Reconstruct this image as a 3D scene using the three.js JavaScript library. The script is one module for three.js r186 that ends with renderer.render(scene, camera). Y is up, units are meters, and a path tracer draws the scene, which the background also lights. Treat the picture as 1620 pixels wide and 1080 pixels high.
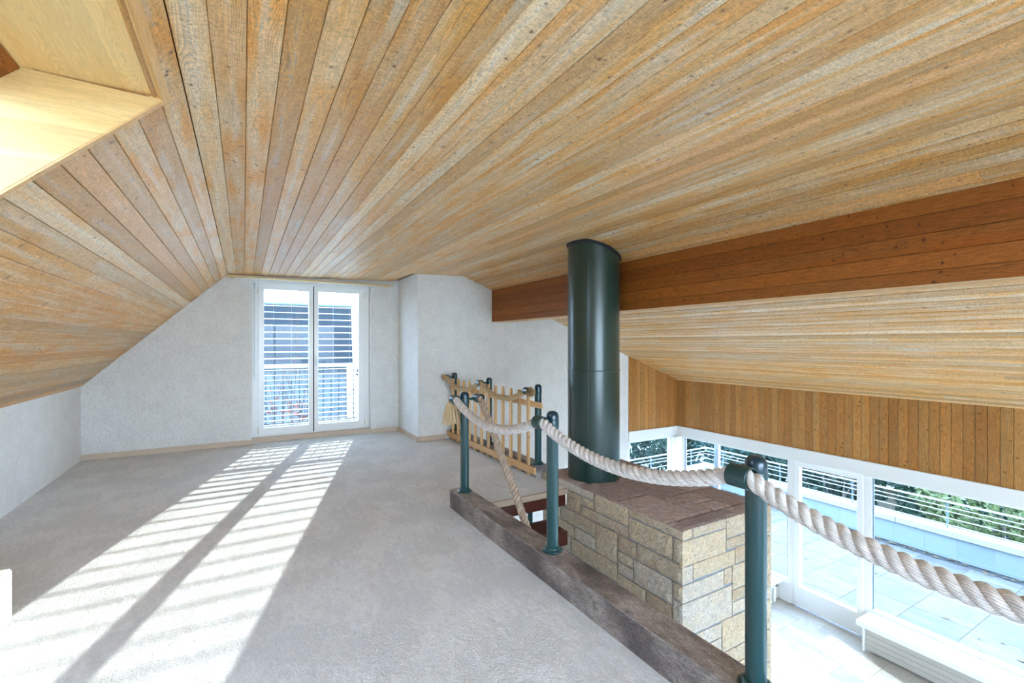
import * as THREE from 'three';
import { RoundedBoxGeometry } from 'three/addons/geometries/RoundedBoxGeometry.js';
import { mergeGeometries } from 'three/addons/utils/BufferGeometryUtils.js';

// ------------------------------------------------------------------ camera, sky, sun, exposure
const scene = new THREE.Scene();
const FOCAL = 736;                                  // pixels, for a frame 1620 x 1080
const camera = new THREE.PerspectiveCamera(2 * Math.atan(540 / FOCAL) * 180 / Math.PI, 1620 / 1080, 0.05, 400);
camera.position.set(0, 1.5, 0);
camera.rotation.set(0, -Math.PI / 6, 0);            // looks 30 degrees to the right of the long axis of the room
camera.setViewOffset(1620, 1080, 0, -3, 1620, 1080); // the horizon stands 3 pixels under the middle
const renderer = new THREE.WebGLRenderer({ antialias: true });
renderer.toneMapping = THREE.LinearToneMapping;
renderer.toneMappingExposure = 23.5;
renderer.shadowMap.enabled = true;
renderer.shadowMap.type = THREE.PCFSoftShadowMap;

const SKY = 1.0, SUN = 1.15;
{ // a bright winter sky with thin high cloud: pale blue above, white near the horizon, the same all round
  const W = 64, H = 128, d = new Float32Array(W * H * 4);
  for (let y = 0; y < H; y++) {
    const e = Math.sin(((y + 0.5) / H - 0.5) * Math.PI), k = Math.max(0, e);
    const t = Math.pow(k, 0.55), low = e < 0 ? 0.55 : 1;
    for (let x = 0; x < W; x++) {
      const i = (y * W + x) * 4;
      d[i] = (0.94 - 0.36 * t) * low; d[i + 1] = (1.08 - 0.26 * t) * low; d[i + 2] = (1.32 - 0.04 * t) * low; d[i + 3] = 1;
    }
  }
  const t = new THREE.DataTexture(d, W, H, THREE.RGBAFormat, THREE.FloatType);
  t.mapping = THREE.EquirectangularReflectionMapping; t.magFilter = THREE.LinearFilter; t.minFilter = THREE.LinearFilter;
  t.needsUpdate = true;
  scene.background = t; scene.backgroundIntensity = SKY;
}
const sun = new THREE.DirectionalLight(new THREE.Color(1, 0.95, 0.87), SUN);
sun.name = 'sun';
{
  const az = 17.1 * Math.PI / 180, el = 20 * Math.PI / 180;
  const dir = new THREE.Vector3(Math.sin(az) * Math.cos(el), Math.sin(el), -Math.cos(az) * Math.cos(el));
  sun.target.position.set(3, 0, -4);
  sun.position.copy(sun.target.position).addScaledVector(dir, 40);
  sun.castShadow = true; sun.shadow.mapSize.set(4096, 4096); sun.shadow.radius = 0.8;
  Object.assign(sun.shadow.camera, { left: -16, right: 16, top: 12, bottom: -12, near: 1, far: 90 });
  scene.add(sun, sun.target);
}

// ------------------------------------------------------------------ helpers
function rng(seed) { let s = seed | 0; return () => { s = (s + 0x6d2b79f5) | 0; let t = Math.imul(s ^ (s >>> 15), 1 | s); t = (t + Math.imul(t ^ (t >>> 7), 61 | t)) ^ t; return ((t ^ (t >>> 14)) >>> 0) / 4294967296; }; }
const V = (x, y, z) => new THREE.Vector3(x, y, z);
const lerp = (a, b, t) => a + (b - a) * t, clamp = (x, a, b) => Math.min(b, Math.max(a, x)), sst = (a, b, x) => { const t = clamp((x - a) / (b - a), 0, 1); return t * t * (3 - 2 * t); };
const counts = {};
function numbered(name) { const n = counts[name] = (counts[name] ?? -1) + 1; return n ? name + '_' + String(n).padStart(3, '0') : name; }
function thing(name, label, category, pos = [0, 0, 0], group) {
  const g = new THREE.Group(); g.name = numbered(name); g.position.set(...pos); g.userData = { label, category };
  if (group) g.userData.group = group;
  scene.add(g); return g;
}
function structure(name, label) { const g = new THREE.Group(); g.name = name; g.userData = { kind: 'structure' }; if (label) g.userData.label = label; scene.add(g); return g; }
function structMesh(name, geo, mat, label) { const m = new THREE.Mesh(geo, mat); m.name = name; m.userData = { kind: 'structure' }; if (label) m.userData.label = label; scene.add(m); return m; }
function part(name, geo, mat, parent, label) {
  const m = new THREE.Mesh(Array.isArray(geo) ? merge(geo) : geo, mat); parent.userData.names ??= {};
  const k = parent.userData.names[name] = (parent.userData.names[name] ?? -1) + 1;
  m.name = k ? name + '_' + String(k).padStart(3, '0') : name; if (label) m.userData.label = label;
  parent.add(m); return m;
}
const plain = (g) => { const r = g.index ? g.toNonIndexed() : g; for (const k of Object.keys(r.attributes)) if (!['position', 'normal', 'uv'].includes(k)) r.deleteAttribute(k); return r; };
const merge = (list) => mergeGeometries(list.map(plain));
// uv in metres from the position, on the plane the face looks along; along = 'y' | 'z' | 'x' puts u on that axis
function mapUV(g0, along, off = [0, 0]) {
  const g = plain(g0), p = g.attributes.position, n = g.attributes.normal, uv = new Float32Array(p.count * 2);
  for (let i = 0; i < p.count; i++) {
    const x = p.getX(i), y = p.getY(i), z = p.getZ(i), ax = Math.abs(n.getX(i)), ay = Math.abs(n.getY(i)), az = Math.abs(n.getZ(i));
    let a, b;
    if (ax >= ay && ax >= az) [a, b] = along === 'y' ? [y, z] : [z, y];
    else if (ay >= az) [a, b] = along === 'x' ? [x, z] : [z, x];
    else [a, b] = along === 'y' ? [y, x] : [x, y];
    uv[i * 2] = a + off[0]; uv[i * 2 + 1] = b + off[1];
  }
  g.setAttribute('uv', new THREE.BufferAttribute(uv, 2)); return g;
}
function box(x0, x1, y0, y1, z0, z1, along, off) { const g = new THREE.BoxGeometry(x1 - x0, y1 - y0, z1 - z0); g.translate((x0 + x1) / 2, (y0 + y1) / 2, (z0 + z1) / 2); return mapUV(g, along, off); }
function rbox(x0, x1, y0, y1, z0, z1, r = 0.004, along, off) { const g = new RoundedBoxGeometry(x1 - x0, y1 - y0, z1 - z0, 2, r); g.translate((x0 + x1) / 2, (y0 + y1) / 2, (z0 + z1) / 2); return mapUV(g, along, off); }
function prism(pts, z0, z1, hole, along) { // outline in x, y pulled along z
  const s = new THREE.Shape(pts.map((p) => new THREE.Vector2(...p)));
  if (hole) s.holes.push(new THREE.Path(hole.map((p) => new THREE.Vector2(...p))));
  const g = new THREE.ExtrudeGeometry(s, { depth: z1 - z0, bevelEnabled: false }); g.translate(0, 0, z0); return mapUV(g, along);
}
function rod(a, b, r, seg = 12, r2 = r) { // a round bar from a to b
  const d = b.clone().sub(a), g = new THREE.CylinderGeometry(r2, r, d.length(), seg, 1);
  g.applyQuaternion(new THREE.Quaternion().setFromUnitVectors(V(0, 1, 0), d.clone().normalize())); g.translate((a.x + b.x) / 2, (a.y + b.y) / 2, (a.z + b.z) / 2); return plain(g);
}

// ------------------------------------------------------------------ procedural textures
function noise(W, H, fx, fy, seed) { // smooth value noise, periodic over the texture
  const r = rng(seed), l = new Float32Array(fx * fy); for (let i = 0; i < l.length; i++) l[i] = r();
  const out = new Float32Array(W * H), X0 = new Int32Array(W), X1 = new Int32Array(W), XT = new Float32Array(W);
  for (let x = 0; x < W; x++) { const a = x * fx / W, i = Math.floor(a), t = a - i; X0[x] = i % fx; X1[x] = (i + 1) % fx; XT[x] = t * t * (3 - 2 * t); }
  for (let y = 0; y < H; y++) {
    const b = y * fy / H, j = Math.floor(b), t = b - j, u = t * t * (3 - 2 * t), r0 = (j % fy) * fx, r1 = ((j + 1) % fy) * fx;
    for (let x = 0; x < W; x++) { const p = lerp(l[r0 + X0[x]], l[r0 + X1[x]], XT[x]), q = lerp(l[r1 + X0[x]], l[r1 + X1[x]], XT[x]); out[y * W + x] = p + (q - p) * u; }
  }
  return out;
}
function tex(W, H, data, srgb, rx = 1, ry = 1) {
  const t = new THREE.DataTexture(data, W, H, data.length === W * H ? THREE.RedFormat : THREE.RGBAFormat);
  t.wrapS = t.wrapT = THREE.RepeatWrapping; t.magFilter = THREE.LinearFilter; t.minFilter = THREE.LinearMipmapLinearFilter; t.generateMipmaps = true;
  if (srgb) t.colorSpace = THREE.SRGBColorSpace; t.repeat.set(rx, ry); t.needsUpdate = true; return t;
}
const byte = (x) => clamp(Math.round(x), 0, 255);

// Eight boards of sawn spruce, one above the other; a board is 0.104 m wide and 3.072 m long before it repeats.
const BOARD_L = 3.072, STRIPS = 8;
function boardTexture(seed, o) {
  const W = 2048, sh = o.sh ?? 96, H = sh * STRIPS, col = new Uint8Array(W * H * 4), bump = new Uint8Array(W * H), r = rng(seed);
  const n1 = noise(W, sh * STRIPS, 7, STRIPS * 2, seed + 1), n2 = noise(W, H, 9, STRIPS * 4, seed + 2), saw = noise(W, H, 640, STRIPS * 14, seed + 3), saw2 = noise(W, H, 330, STRIPS * 5, seed + 4),
    fib = noise(W, H, 60, sh * STRIPS / 2, seed + 5), wob = noise(W, H, 16, STRIPS * 3, seed + 6), band = noise(W, H, 11, STRIPS, seed + 7), patch = noise(W, H, 12, STRIPS * 3, seed + 8);
  for (let s = 0; s < STRIPS; s++) {
    const c0 = lerp(0.3, 0.7, r()), tone = r(), grey = lerp(o.grey[0], o.grey[1], r()), orange = r(), hMean = lerp(0.004, 0.045, r() * r()), knots = [];
    const nk = o.knots[0] + Math.floor(r() * o.knots[1]);
    for (let k = 0; k < nk; k++) knots.push([r() * W, (0.12 + 0.76 * r()) * sh, lerp(3.2, 7.5, r() * r()) * (o.knotSize ?? 1), 0.75 + 0.5 * r()]);
    for (let y = 0; y < sh; y++) for (let x = 0; x < W; x++) {
      const i = (s * sh + y) * W + x, v = (y / sh - c0 - (n1[i] - 0.5) * 0.25) * 0.104, h = hMean + (band[i] - 0.4) * 0.035 + (wob[i] - 0.5) * 0.012;
      let R = Math.sqrt(v * v + h * h), dark = 0, ringed = 0;
      for (const [kx, ky, kr, e] of knots) {
        let dx = Math.abs(x - kx); if (dx > W / 2) dx = W - dx; dx *= 1.5; const dy = (y - ky) * 1.08;
        if (dx > 120 || Math.abs(dy) > 90) continue;
        const d = Math.sqrt(dx * dx * e * 0.8 + dy * dy);
        R += 0.012 * Math.exp(-(d * d) / (kr * kr * 16)); dark = Math.max(dark, 1 - sst(kr * 0.75, kr * 1.25, d + (fib[i] - 0.5) * 4)); ringed = Math.max(ringed, Math.exp(-Math.pow((d - kr * 1.5) / kr, 2)));
      }
      const ph = R / 0.0042 + (wob[i] - 0.5) * 1.2 + (fib[i] - 0.5) * 0.35, f = ph - Math.floor(ph), late = sst(0.45, 0.9, f) * (1 - sst(0.93, 1, f));
      const g = clamp(grey * 1.15 * sst(0.35, 0.75, n2[i] * 0.45 + n1[i] * 0.55 + (tone - 0.5) * 0.35), 0, 1), or = sst(0.45, 0.8, patch[i] * 0.5 + band[i] * 0.5 + (orange - 0.5) * 0.4);
      const pale = (o.pale ?? 0) * Math.exp(-Math.pow((v - 0.006) / 0.014, 2)) * (0.25 + 0.75 * late) * sst(0.3, 0.65, wob[i] * 0.5 + n2[i] * 0.5);
      const tick = (o.ticks ?? 0) * sst(0.74, 0.88, saw[i]) * (0.3 + 0.7 * sst(0.35, 0.7, n1[i] * 0.5 + saw2[i] * 0.5));
      const k = (1 - (o.tones ?? 0.17) * (0.6 - tone)) * (1 - late * o.ring) * (1 + (fib[i] - 0.5) * o.fibre + (saw[i] - 0.5) * o.saw + (saw2[i] - 0.5) * o.saw * 0.5) * (1 - tick) * (1 - 0.12 * ringed);
      for (let c = 0; c < 3; c++) {
        let q = lerp(o.a[c], o.b[c], or); q = lerp(q, o.g[c], g); q = lerp(q, 250 - c * 8, pale * 0.75);
        q *= k; q = lerp(q, o.knot[c] * (0.8 + 0.4 * fib[i]), dark * 0.85); col[i * 4 + c] = byte(q);
      }
      col[i * 4 + 3] = 255;
      bump[i] = byte(150 + 55 * (saw[i] - 0.5) + 70 * (saw2[i] - 0.5) + 45 * (fib[i] - 0.5) - late * 30 - tick * 70 + dark * 20);
    }
  }
  return { map: tex(W, H, col, true, 1 / BOARD_L, 1), bumpMap: tex(W, H, bump, false, 1 / BOARD_L, 1) };
}
const sawnA = boardTexture(11, { a: [235, 190, 132], b: [232, 170, 92], g: [232, 213, 186], knot: [132, 78, 52], grey: [0.05, 0.85], knots: [4, 6], ring: 0.16, fibre: 0.13, saw: 0.22, ticks: 0.32, pale: 1.15 });
const sawnB = boardTexture(57, { a: [233, 188, 131], b: [236, 179, 102], g: [238, 222, 198], knot: [126, 72, 48], grey: [0.0, 0.85], knots: [4, 6], ring: 0.17, fibre: 0.14, saw: 0.23, ticks: 0.32, pale: 1.05 });
const stain = boardTexture(91, { sh: 64, a: [190, 136, 74], b: [200, 138, 66], g: [186, 146, 94], knot: [92, 46, 22], grey: [0, 0.6], knots: [6, 6], ring: 0.18, fibre: 0.22, saw: 0.08, knotSize: 0.85, tones: 0.1 });
const woods = [];
for (const [t, tints] of [[sawnA, ['#ffffff', '#f3ebe0', '#fff4e2']], [sawnB, ['#ffffff', '#f0e8de', '#ffeed8']]])
  for (const c of tints) woods.push(new THREE.MeshPhysicalMaterial({ color: c, ...t, bumpScale: 0.0009, roughness: 0.42, specularIntensity: 0.8 }));
const stained = ['#ffffff', '#f6ece0', '#f0e4d4', '#fff6e8'].map((c) => new THREE.MeshPhysicalMaterial({ color: c, ...stain, bumpScale: 0.0005, roughness: 0.5, specularIntensity: 0.7 }));
const beamWood = ['#d8b184', '#c9a072', '#dcae7c'].map((c) => new THREE.MeshPhysicalMaterial({ color: c, ...stain, bumpScale: 0.0008, roughness: 0.55, specularIntensity: 0.6 }));  // stain tinted darker: the shade on the beam faces is put into the colour

// Light clear pine of the roof window lining
const pineT = boardTexture(23, { sh: 64, a: [232, 204, 154], b: [232, 198, 142], g: [236, 214, 172], knot: [150, 98, 56], grey: [0.2, 0.6], knots: [1, 3], ring: 0.05, fibre: 0.06, saw: 0.02 });
function general(W, H, fn, srgb, rx, ry) { const d = new Uint8Array(W * H * 4); for (let i = 0; i < W * H; i++) { const c = fn(i); d[i * 4] = byte(c[0]); d[i * 4 + 1] = byte(c[1]); d[i * 4 + 2] = byte(c[2]); d[i * 4 + 3] = 255; } return tex(W, H, d, srgb, rx, ry); }
function height(W, H, fn, rx, ry) { const d = new Uint8Array(W * H); for (let i = 0; i < W * H; i++) d[i] = byte(fn(i) * 255); return tex(W, H, d, false, rx, ry); }

// roughcast plaster, 0.9 m a repeat
const plasterBump = (() => { const W = 1024, a = noise(W, W, 90, 70, 3), b = noise(W, W, 190, 160, 4), c = noise(W, W, 30, 26, 5), d = noise(W, W, 400, 400, 6); return height(W, W, (i) => 0.45 * sst(0.45, 0.7, a[i] * 0.7 + c[i] * 0.3) + 0.35 * b[i] + 0.15 * d[i], 1 / 0.9, 1 / 0.9); })();
const plasterMap = (() => { const W = 512, a = noise(W, W, 60, 50, 7), b = noise(W, W, 7, 7, 8); return general(W, W, (i) => { const k = 0.96 + 0.05 * a[i] + 0.03 * (b[i] - 0.5); return [244 * k, 241 * k, 236 * k]; }, true, 1 / 0.9, 1 / 0.9); })();
const plaster = new THREE.MeshStandardMaterial({ map: plasterMap, bumpMap: plasterBump, bumpScale: 0.013, roughness: 0.95 });
const smoothPlaster = new THREE.MeshStandardMaterial({ map: plasterMap, bumpMap: plasterBump, bumpScale: 0.0012, roughness: 0.9 });
// cut-pile carpet with trodden patches and brush marks, 1.3 m a repeat
const carpetMat = (() => {
  const W = 1024, f = noise(W, W, 430, 430, 21), g = noise(W, W, 150, 190, 22), m = noise(W, W, 26, 60, 23), l = noise(W, W, 6, 9, 24), st = noise(W, W, 40, 14, 25);
  const worn = (i) => sst(0.35, 0.75, l[i] * 0.6 + m[i] * 0.4);
  const map = general(W, W, (i) => { const k = 0.9 + 0.1 * f[i] + 0.05 * (worn(i) - 0.5) + 0.05 * (g[i] - 0.5); return [236 * k, 232 * k, 227 * k]; }, true, 1 / 1.3, 1 / 1.3);
  const bump = height(W, W, (i) => 0.3 * f[i] + 0.25 * g[i] + 0.25 * m[i] * worn(i) + 0.2 * sst(0.6, 0.75, st[i]) * m[i], 1 / 1.3, 1 / 1.3);
  return new THREE.MeshPhysicalMaterial({ map, bumpMap: bump, bumpScale: 0.011, roughness: 1, sheen: 0.3, sheenColor: new THREE.Color(0.9, 0.9, 0.95), sheenRoughness: 0.8, specularIntensity: 0.1 });
})();
// split sandstone, 0.8 m a repeat
const stoneTex = (() => {
  const W = 1024, a = noise(W, W, 9, 9, 31), b = noise(W, W, 40, 34, 32), c = noise(W, W, 160, 120, 33), d = noise(W, W, 420, 420, 34), e = noise(W, W, 22, 40, 35);
  const vein = (i) => sst(0.6, 0.78, e[i] * 0.6 + b[i] * 0.4), pit = (i) => sst(0.74, 0.86, c[i] * 0.7 + b[i] * 0.3);
  const map = general(W, W, (i) => { const k = (0.9 + 0.14 * (d[i] - 0.5) + 0.14 * (b[i] - 0.5)) * (1 - 0.4 * pit(i)), v = vein(i) * 0.28, w = sst(0.5, 0.8, a[i]) * 0.5; return [lerp(lerp(232, 238, w), 158, v) * k, lerp(lerp(217, 213, w), 144, v) * k, lerp(lerp(196, 182, w), 140, v) * k]; }, true, 1 / 0.8, 1 / 0.8);
  const bump = height(W, W, (i) => 0.35 * b[i] + 0.35 * c[i] + 0.2 * d[i] - 0.25 * pit(i) + 0.2, 1 / 0.8, 1 / 0.8);
  return { map, bumpMap: bump };
})();
const stoneMats = ['#ffffff', '#f4ecdf', '#eee3d4', '#fff6e6'].map((c) => new THREE.MeshStandardMaterial({ color: c, ...stoneTex, bumpScale: 0.012, roughness: 0.95 }));
const skyTintedStone = ['#dcd2de', '#cabfcc', '#e4dae6'].map((c) => new THREE.MeshStandardMaterial({ color: c, ...stoneTex, bumpScale: 0.014, roughness: 0.9 }));  // top stones: blue light from the sky is put into these tints
const mortar = new THREE.MeshStandardMaterial({ color: '#8b929a', roughness: 1, bumpMap: plasterBump, bumpScale: 0.003 });
// stained timber of the kerbs: scuffed, blotchy
const kerbMat = (() => {
  const W = 1024, H = 256, a = noise(W, H, 6, 3, 41), b = noise(W, H, 40, 14, 42), c = noise(W, H, 90, 120, 43), d = noise(W, H, 500, 200, 44), e = noise(W, H, 14, 5, 45);
  const map = general(W, H, (i) => { const s = sst(0.45, 0.75, a[i] * 0.4 + b[i] * 0.25 + e[i] * 0.35), k = 0.82 + 0.25 * (c[i] - 0.5) + 0.35 * (d[i] - 0.5) + 0.3 * (b[i] - 0.5); return [lerp(182, 112, s) * k, lerp(168, 101, s) * k, lerp(160, 97, s) * k]; }, true, 1 / 2.2, 1 / 0.55);
  return new THREE.MeshPhysicalMaterial({ map, bumpMap: height(W, H, (i) => 0.5 * c[i] + 0.5 * d[i], 1 / 2.2, 1 / 0.55), bumpScale: 0.0012, roughness: 0.5 });
})();
const tileNoise = (() => { const W = 512, a = noise(W, W, 5, 7, 51), b = noise(W, W, 60, 50, 52), c = noise(W, W, 220, 220, 53), d = noise(W, W, 12, 30, 54); return { map: general(W, W, (i) => { const k = 0.86 + 0.12 * a[i] + 0.08 * b[i] + 0.06 * c[i] - 0.1 * sst(0.68, 0.8, d[i] * 0.5 + b[i] * 0.5); return [200 * k, 195 * k, 187 * k]; }, true, 1 / 1.1, 1 / 1.1), bumpMap: height(W, W, (i) => 0.5 * b[i] + 0.5 * c[i], 1 / 1.1, 1 / 1.1) }; })();

const std = (color, roughness = 0.5, o = {}) => new THREE.MeshPhysicalMaterial({ color, roughness, ...o });
const whitePaint = std('#ecebe7', 0.35), whiteGloss = std('#f1f1ee', 0.25), greenMetal = std('#0b3a3c', 0.28, { clearcoat: 0.4, clearcoatRoughness: 0.15 }), greenCap = std('#0c2c3a', 0.3, { clearcoat: 0.4, clearcoatRoughness: 0.2 });
const pipeGreen = std('#1d352e', 0.3, { clearcoat: 0.35, clearcoatRoughness: 0.25 }), blackGap = std('#16181a', 0.7), brass = std('#e2cb98', 0.3, { metalness: 0.4 }), beige = std('#e4dac4', 0.6), steel = std('#d0d4d6', 0.35, { metalness: 0.4 });
const railWhite = std('#c4cbcd', 0.4), zinc = std('#64757e', 0.55), skirting = new THREE.MeshPhysicalMaterial({ color: '#c9b29a', bumpMap: pineT.bumpMap, bumpScale: 0.0003, roughness: 0.5 });
const slatWood = ['#fbe6d4', '#f0d8c4', '#f6decc'].map((c) => new THREE.MeshPhysicalMaterial({ color: c, ...pineT, bumpScale: 0.0003, roughness: 0.5 }));
const pine = new THREE.MeshPhysicalMaterial({ color: '#fff2d6', ...pineT, bumpScale: 0.0003, roughness: 0.45 }), pineTrim = new THREE.MeshPhysicalMaterial({ color: '#f5dcc0', ...pineT, bumpScale: 0.0003, roughness: 0.5 });
const mahogany = std('#44160d', 0.3, { clearcoat: 0.3 }), tinted = new THREE.MeshPhysicalMaterial({ color: '#c8d0d3', roughness: 0, specularIntensity: 0.25, transmission: 1, thickness: 0, ior: 1.5 }), glass = new THREE.MeshPhysicalMaterial({ color: '#f4fafa', roughness: 0, transmission: 1, thickness: 0, ior: 1.5 });
const decking = std('#8a6a48', 0.9);

// ------------------------------------------------------------------ the shell of the house
const KNEE_X = -1.8, KINK = [-0.2, 2.5], BEND = [3.056, 2.578], WIN_X = 8.06, FRONT_Z = -6.87, DOOR_Z = -7.91, REAR_Z = 3.2, LOW_Y = -2.93;
const slopeR = (x) => 0.714 + 0.3725 * (WIN_X - x), slopeL = (x) => KINK[1] + 0.972 * (x - KINK[0]), flatY = (x) => KINK[1] + 0.024 * (x - KINK[0]);
const T = 0.02, ROOF = 0.34;

// One plank with eased edges. o = corner of its visible face, a = direction of its length, b = of its width, n = towards the room.
const boardRand = rng(5);
function plank(o, a, b, n, len, w, mats, parent, name = 'plank', opt = {}) {
  const t = opt.t ?? 0.018, bev = opt.bev ?? 0.0028, gap = opt.gap ?? 0.0009, lift = (boardRand() - 0.5) * (opt.uneven ?? 0.0016), strip = Math.floor(boardRand() * STRIPS), u0 = boardRand() * BOARD_L, flip = boardRand() < 0.5;
  const sec = [[gap, -t], [gap, -bev], [gap + bev, 0], [w - gap - bev, 0], [w - gap, -bev], [w - gap, -t]], pos = [], uv = [], idx = [];
  const cut = opt.cut ?? (() => [0, len]);          // start and end of the board at a place across its width
  const put = (q, end, e0, e1) => { const [s, d] = sec[q], [l0, l1] = cut(s), l = end ? l1 - 0.0008 : l0 + 0.0008; const p = o.clone().addScaledVector(a, l).addScaledVector(b, s).addScaledVector(n, d + lift); pos.push(p.x, p.y, p.z); const vv = clamp(s / w, 0.02, 0.98); uv.push((flip ? -l : l) + u0, (strip + (flip ? 1 - vv : vv)) / STRIPS); return pos.length / 3 - 1; };
  for (let q = 0; q < 5; q++) { const i = put(q, 0), j = put(q + 1, 0), k = put(q + 1, 1), m = put(q, 1); idx.push(i, j, k, i, k, m); }
  for (const end of [0, 1]) { const v = sec.map((_, q) => put(q, end)); for (let q = 1; q < 5; q++) idx.push(v[0], v[q], v[q + 1]); }
  const g = new THREE.BufferGeometry(); g.setAttribute('position', new THREE.Float32BufferAttribute(pos, 3)); g.setAttribute('uv', new THREE.Float32BufferAttribute(uv, 2)); g.setIndex(idx);
  // turn faces so that they look outwards
  const c = o.clone().addScaledVector(a, len / 2).addScaledVector(b, w / 2).addScaledVector(n, -t / 2), P = (i) => V(pos[i * 3], pos[i * 3 + 1], pos[i * 3 + 2]);
  for (let i = 0; i < idx.length; i += 3) { const p = P(idx[i]), q = P(idx[i + 1]), s = P(idx[i + 2]), nn = q.clone().sub(p).cross(s.clone().sub(p)); if (nn.dot(p.add(q).add(s).divideScalar(3).sub(c)) < 0) { const k = idx[i + 1]; idx[i + 1] = idx[i + 2]; idx[i + 2] = k; } }
  g.setIndex(idx); const g2 = g.toNonIndexed(); g2.computeVertexNormals();
  return part(name, g2, mats[Math.floor(boardRand() * mats.length)], parent);
}
const PITCH = 0.104, Zp = V(0, 0, 1);

// flat part of the ceiling, then the fall towards the windows, over the whole length of the house
const ceiling = structure('ceiling', 'ceiling of sawn spruce planks over the gallery');
const SKY_Z = [-2.17, -1.0], SKY_TOP = [-0.277, 2.425], SKY_LOW = -1.25;
{
  const dir = V(1, 0.024, 0).normalize(), n = V(0.024, -1, 0).normalize(), L = Math.hypot(BEND[0] - KINK[0], BEND[1] - KINK[1]), N = Math.round(L / PITCH), w = L / N, joints = { 7: -3.05, 13: 0.4, 18: -1.0, 23: -4.4, 28: -0.3, 3: -0.9, 10: -5.6 };
  for (let i = 0; i < N; i++) {
    const o = V(KINK[0], KINK[1], 0).addScaledVector(dir, i * w), z0 = (o.x + w > 2.31 ? FRONT_Z : DOOR_Z), at = joints[i];
    for (const [a, b] of at === undefined ? [[z0, REAR_Z]] : [[z0, at], [at, REAR_Z]]) plank(o.clone().setZ(a), Zp, dir, n, b - a, w, woods, ceiling);
  }
  part('decking', prism([[KINK[0] - 0.012, KINK[1] + T], [BEND[0], BEND[1] + T], [BEND[0] + 0.15, BEND[1] + ROOF], [KINK[0] - 0.15, KINK[1] + ROOF]], -8.3, REAR_Z + 0.3), decking, ceiling);
}
const ceilingRight = structure('ceiling_right', 'sawn spruce planks on the slope that falls to the window wall');
{
  const x1 = WIN_X, dir = V(x1 - BEND[0], slopeR(x1) - BEND[1], 0), L = dir.length(), N = Math.round(L / PITCH), w = L / N; dir.normalize(); const n = V(dir.y, -dir.x, 0);
  for (let i = 0; i < N; i++) {
    const o = V(BEND[0], BEND[1], FRONT_Z).addScaledVector(dir, i * w), x = o.x; if (x > 3.56 && x < 3.82) continue;   // hidden inside the boxed beam
    const at = boardRand() < 0.35 ? lerp(-5, 1, boardRand()) : 99;
    for (const [a, b] of at > REAR_Z ? [[FRONT_Z, REAR_Z]] : [[FRONT_Z, at], [at, REAR_Z]]) plank(o.clone().setZ(a), Zp, dir, n, b - a, w, woods, ceilingRight, 'plank', { bev: 0.006, gap: 0.003 });
  }
  part('decking', prism([[BEND[0], BEND[1] + T], [8.6, slopeR(8.6) + T], [8.6, slopeR(8.6) + ROOF], [BEND[0] + 0.15, BEND[1] + ROOF]], -8.3, REAR_Z + 0.3), decking, ceilingRight);
}
const ceilingLeft = structure('ceiling_left', 'steep sawn spruce planks falling to the low side wall');
{
  const dir = V(-1, -0.972, 0).normalize(), n = V(0.972, -1, 0).normalize(), L = 1.62 / Math.abs(dir.x), N = Math.round(L / PITCH), w = L / N;
  const s0 = (KINK[0] - SKY_TOP[0]) / Math.abs(dir.x), s1 = (KINK[0] - SKY_LOW) / Math.abs(dir.x), c = 0.012;
  for (let i = 0; i < N; i++) {
    const o = V(KINK[0], KINK[1], DOOR_Z).addScaledVector(dir, i * w), a = i * w, b = a + w, len = REAR_Z - DOOR_Z;
    if (b < s0 + 0.005 || a > s1) plank(o, Zp, dir, n, len, w, woods, ceilingLeft);
    else if (a < s0) { // the board beside the upper edge of the roof window is ripped narrower there
      plank(o, Zp, dir, n, SKY_Z[0] - c - DOOR_Z, w, woods, ceilingLeft); plank(o.clone().setZ(SKY_Z[0] - c), Zp, dir, n, SKY_Z[1] + 2 * c - SKY_Z[0], Math.max(0.02, s0 - a), woods, ceilingLeft); plank(o.clone().setZ(SKY_Z[1] + c), Zp, dir, n, REAR_Z - SKY_Z[1] - c, w, woods, ceilingLeft);
    } else { plank(o, Zp, dir, n, SKY_Z[0] - c - DOOR_Z, w, woods, ceilingLeft); plank(o.clone().setZ(SKY_Z[1] + c), Zp, dir, n, REAR_Z - SKY_Z[1] - c, w, woods, ceilingLeft); }
  }
  const P = (s, h) => [KINK[0] + dir.x * s - n.x * h, KINK[1] + dir.y * s - n.y * h], slab = (a, b, z0, z1) => prism([P(a, T), P(b, T), P(b, ROOF - 0.06), P(a, ROOF - 0.06)], z0, z1);
  const e = 0.04;
  part('decking', [slab(-0.02, L + 0.5, -8.3, SKY_Z[0] - e), slab(-0.02, L + 0.5, SKY_Z[1] + e, REAR_Z + 0.3), slab(-0.02, s0 - e, SKY_Z[0] - e, SKY_Z[1] + e), slab(s1 + e, L + 0.5, SKY_Z[0] - e, SKY_Z[1] + e)], decking, ceilingLeft);
}

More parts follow.
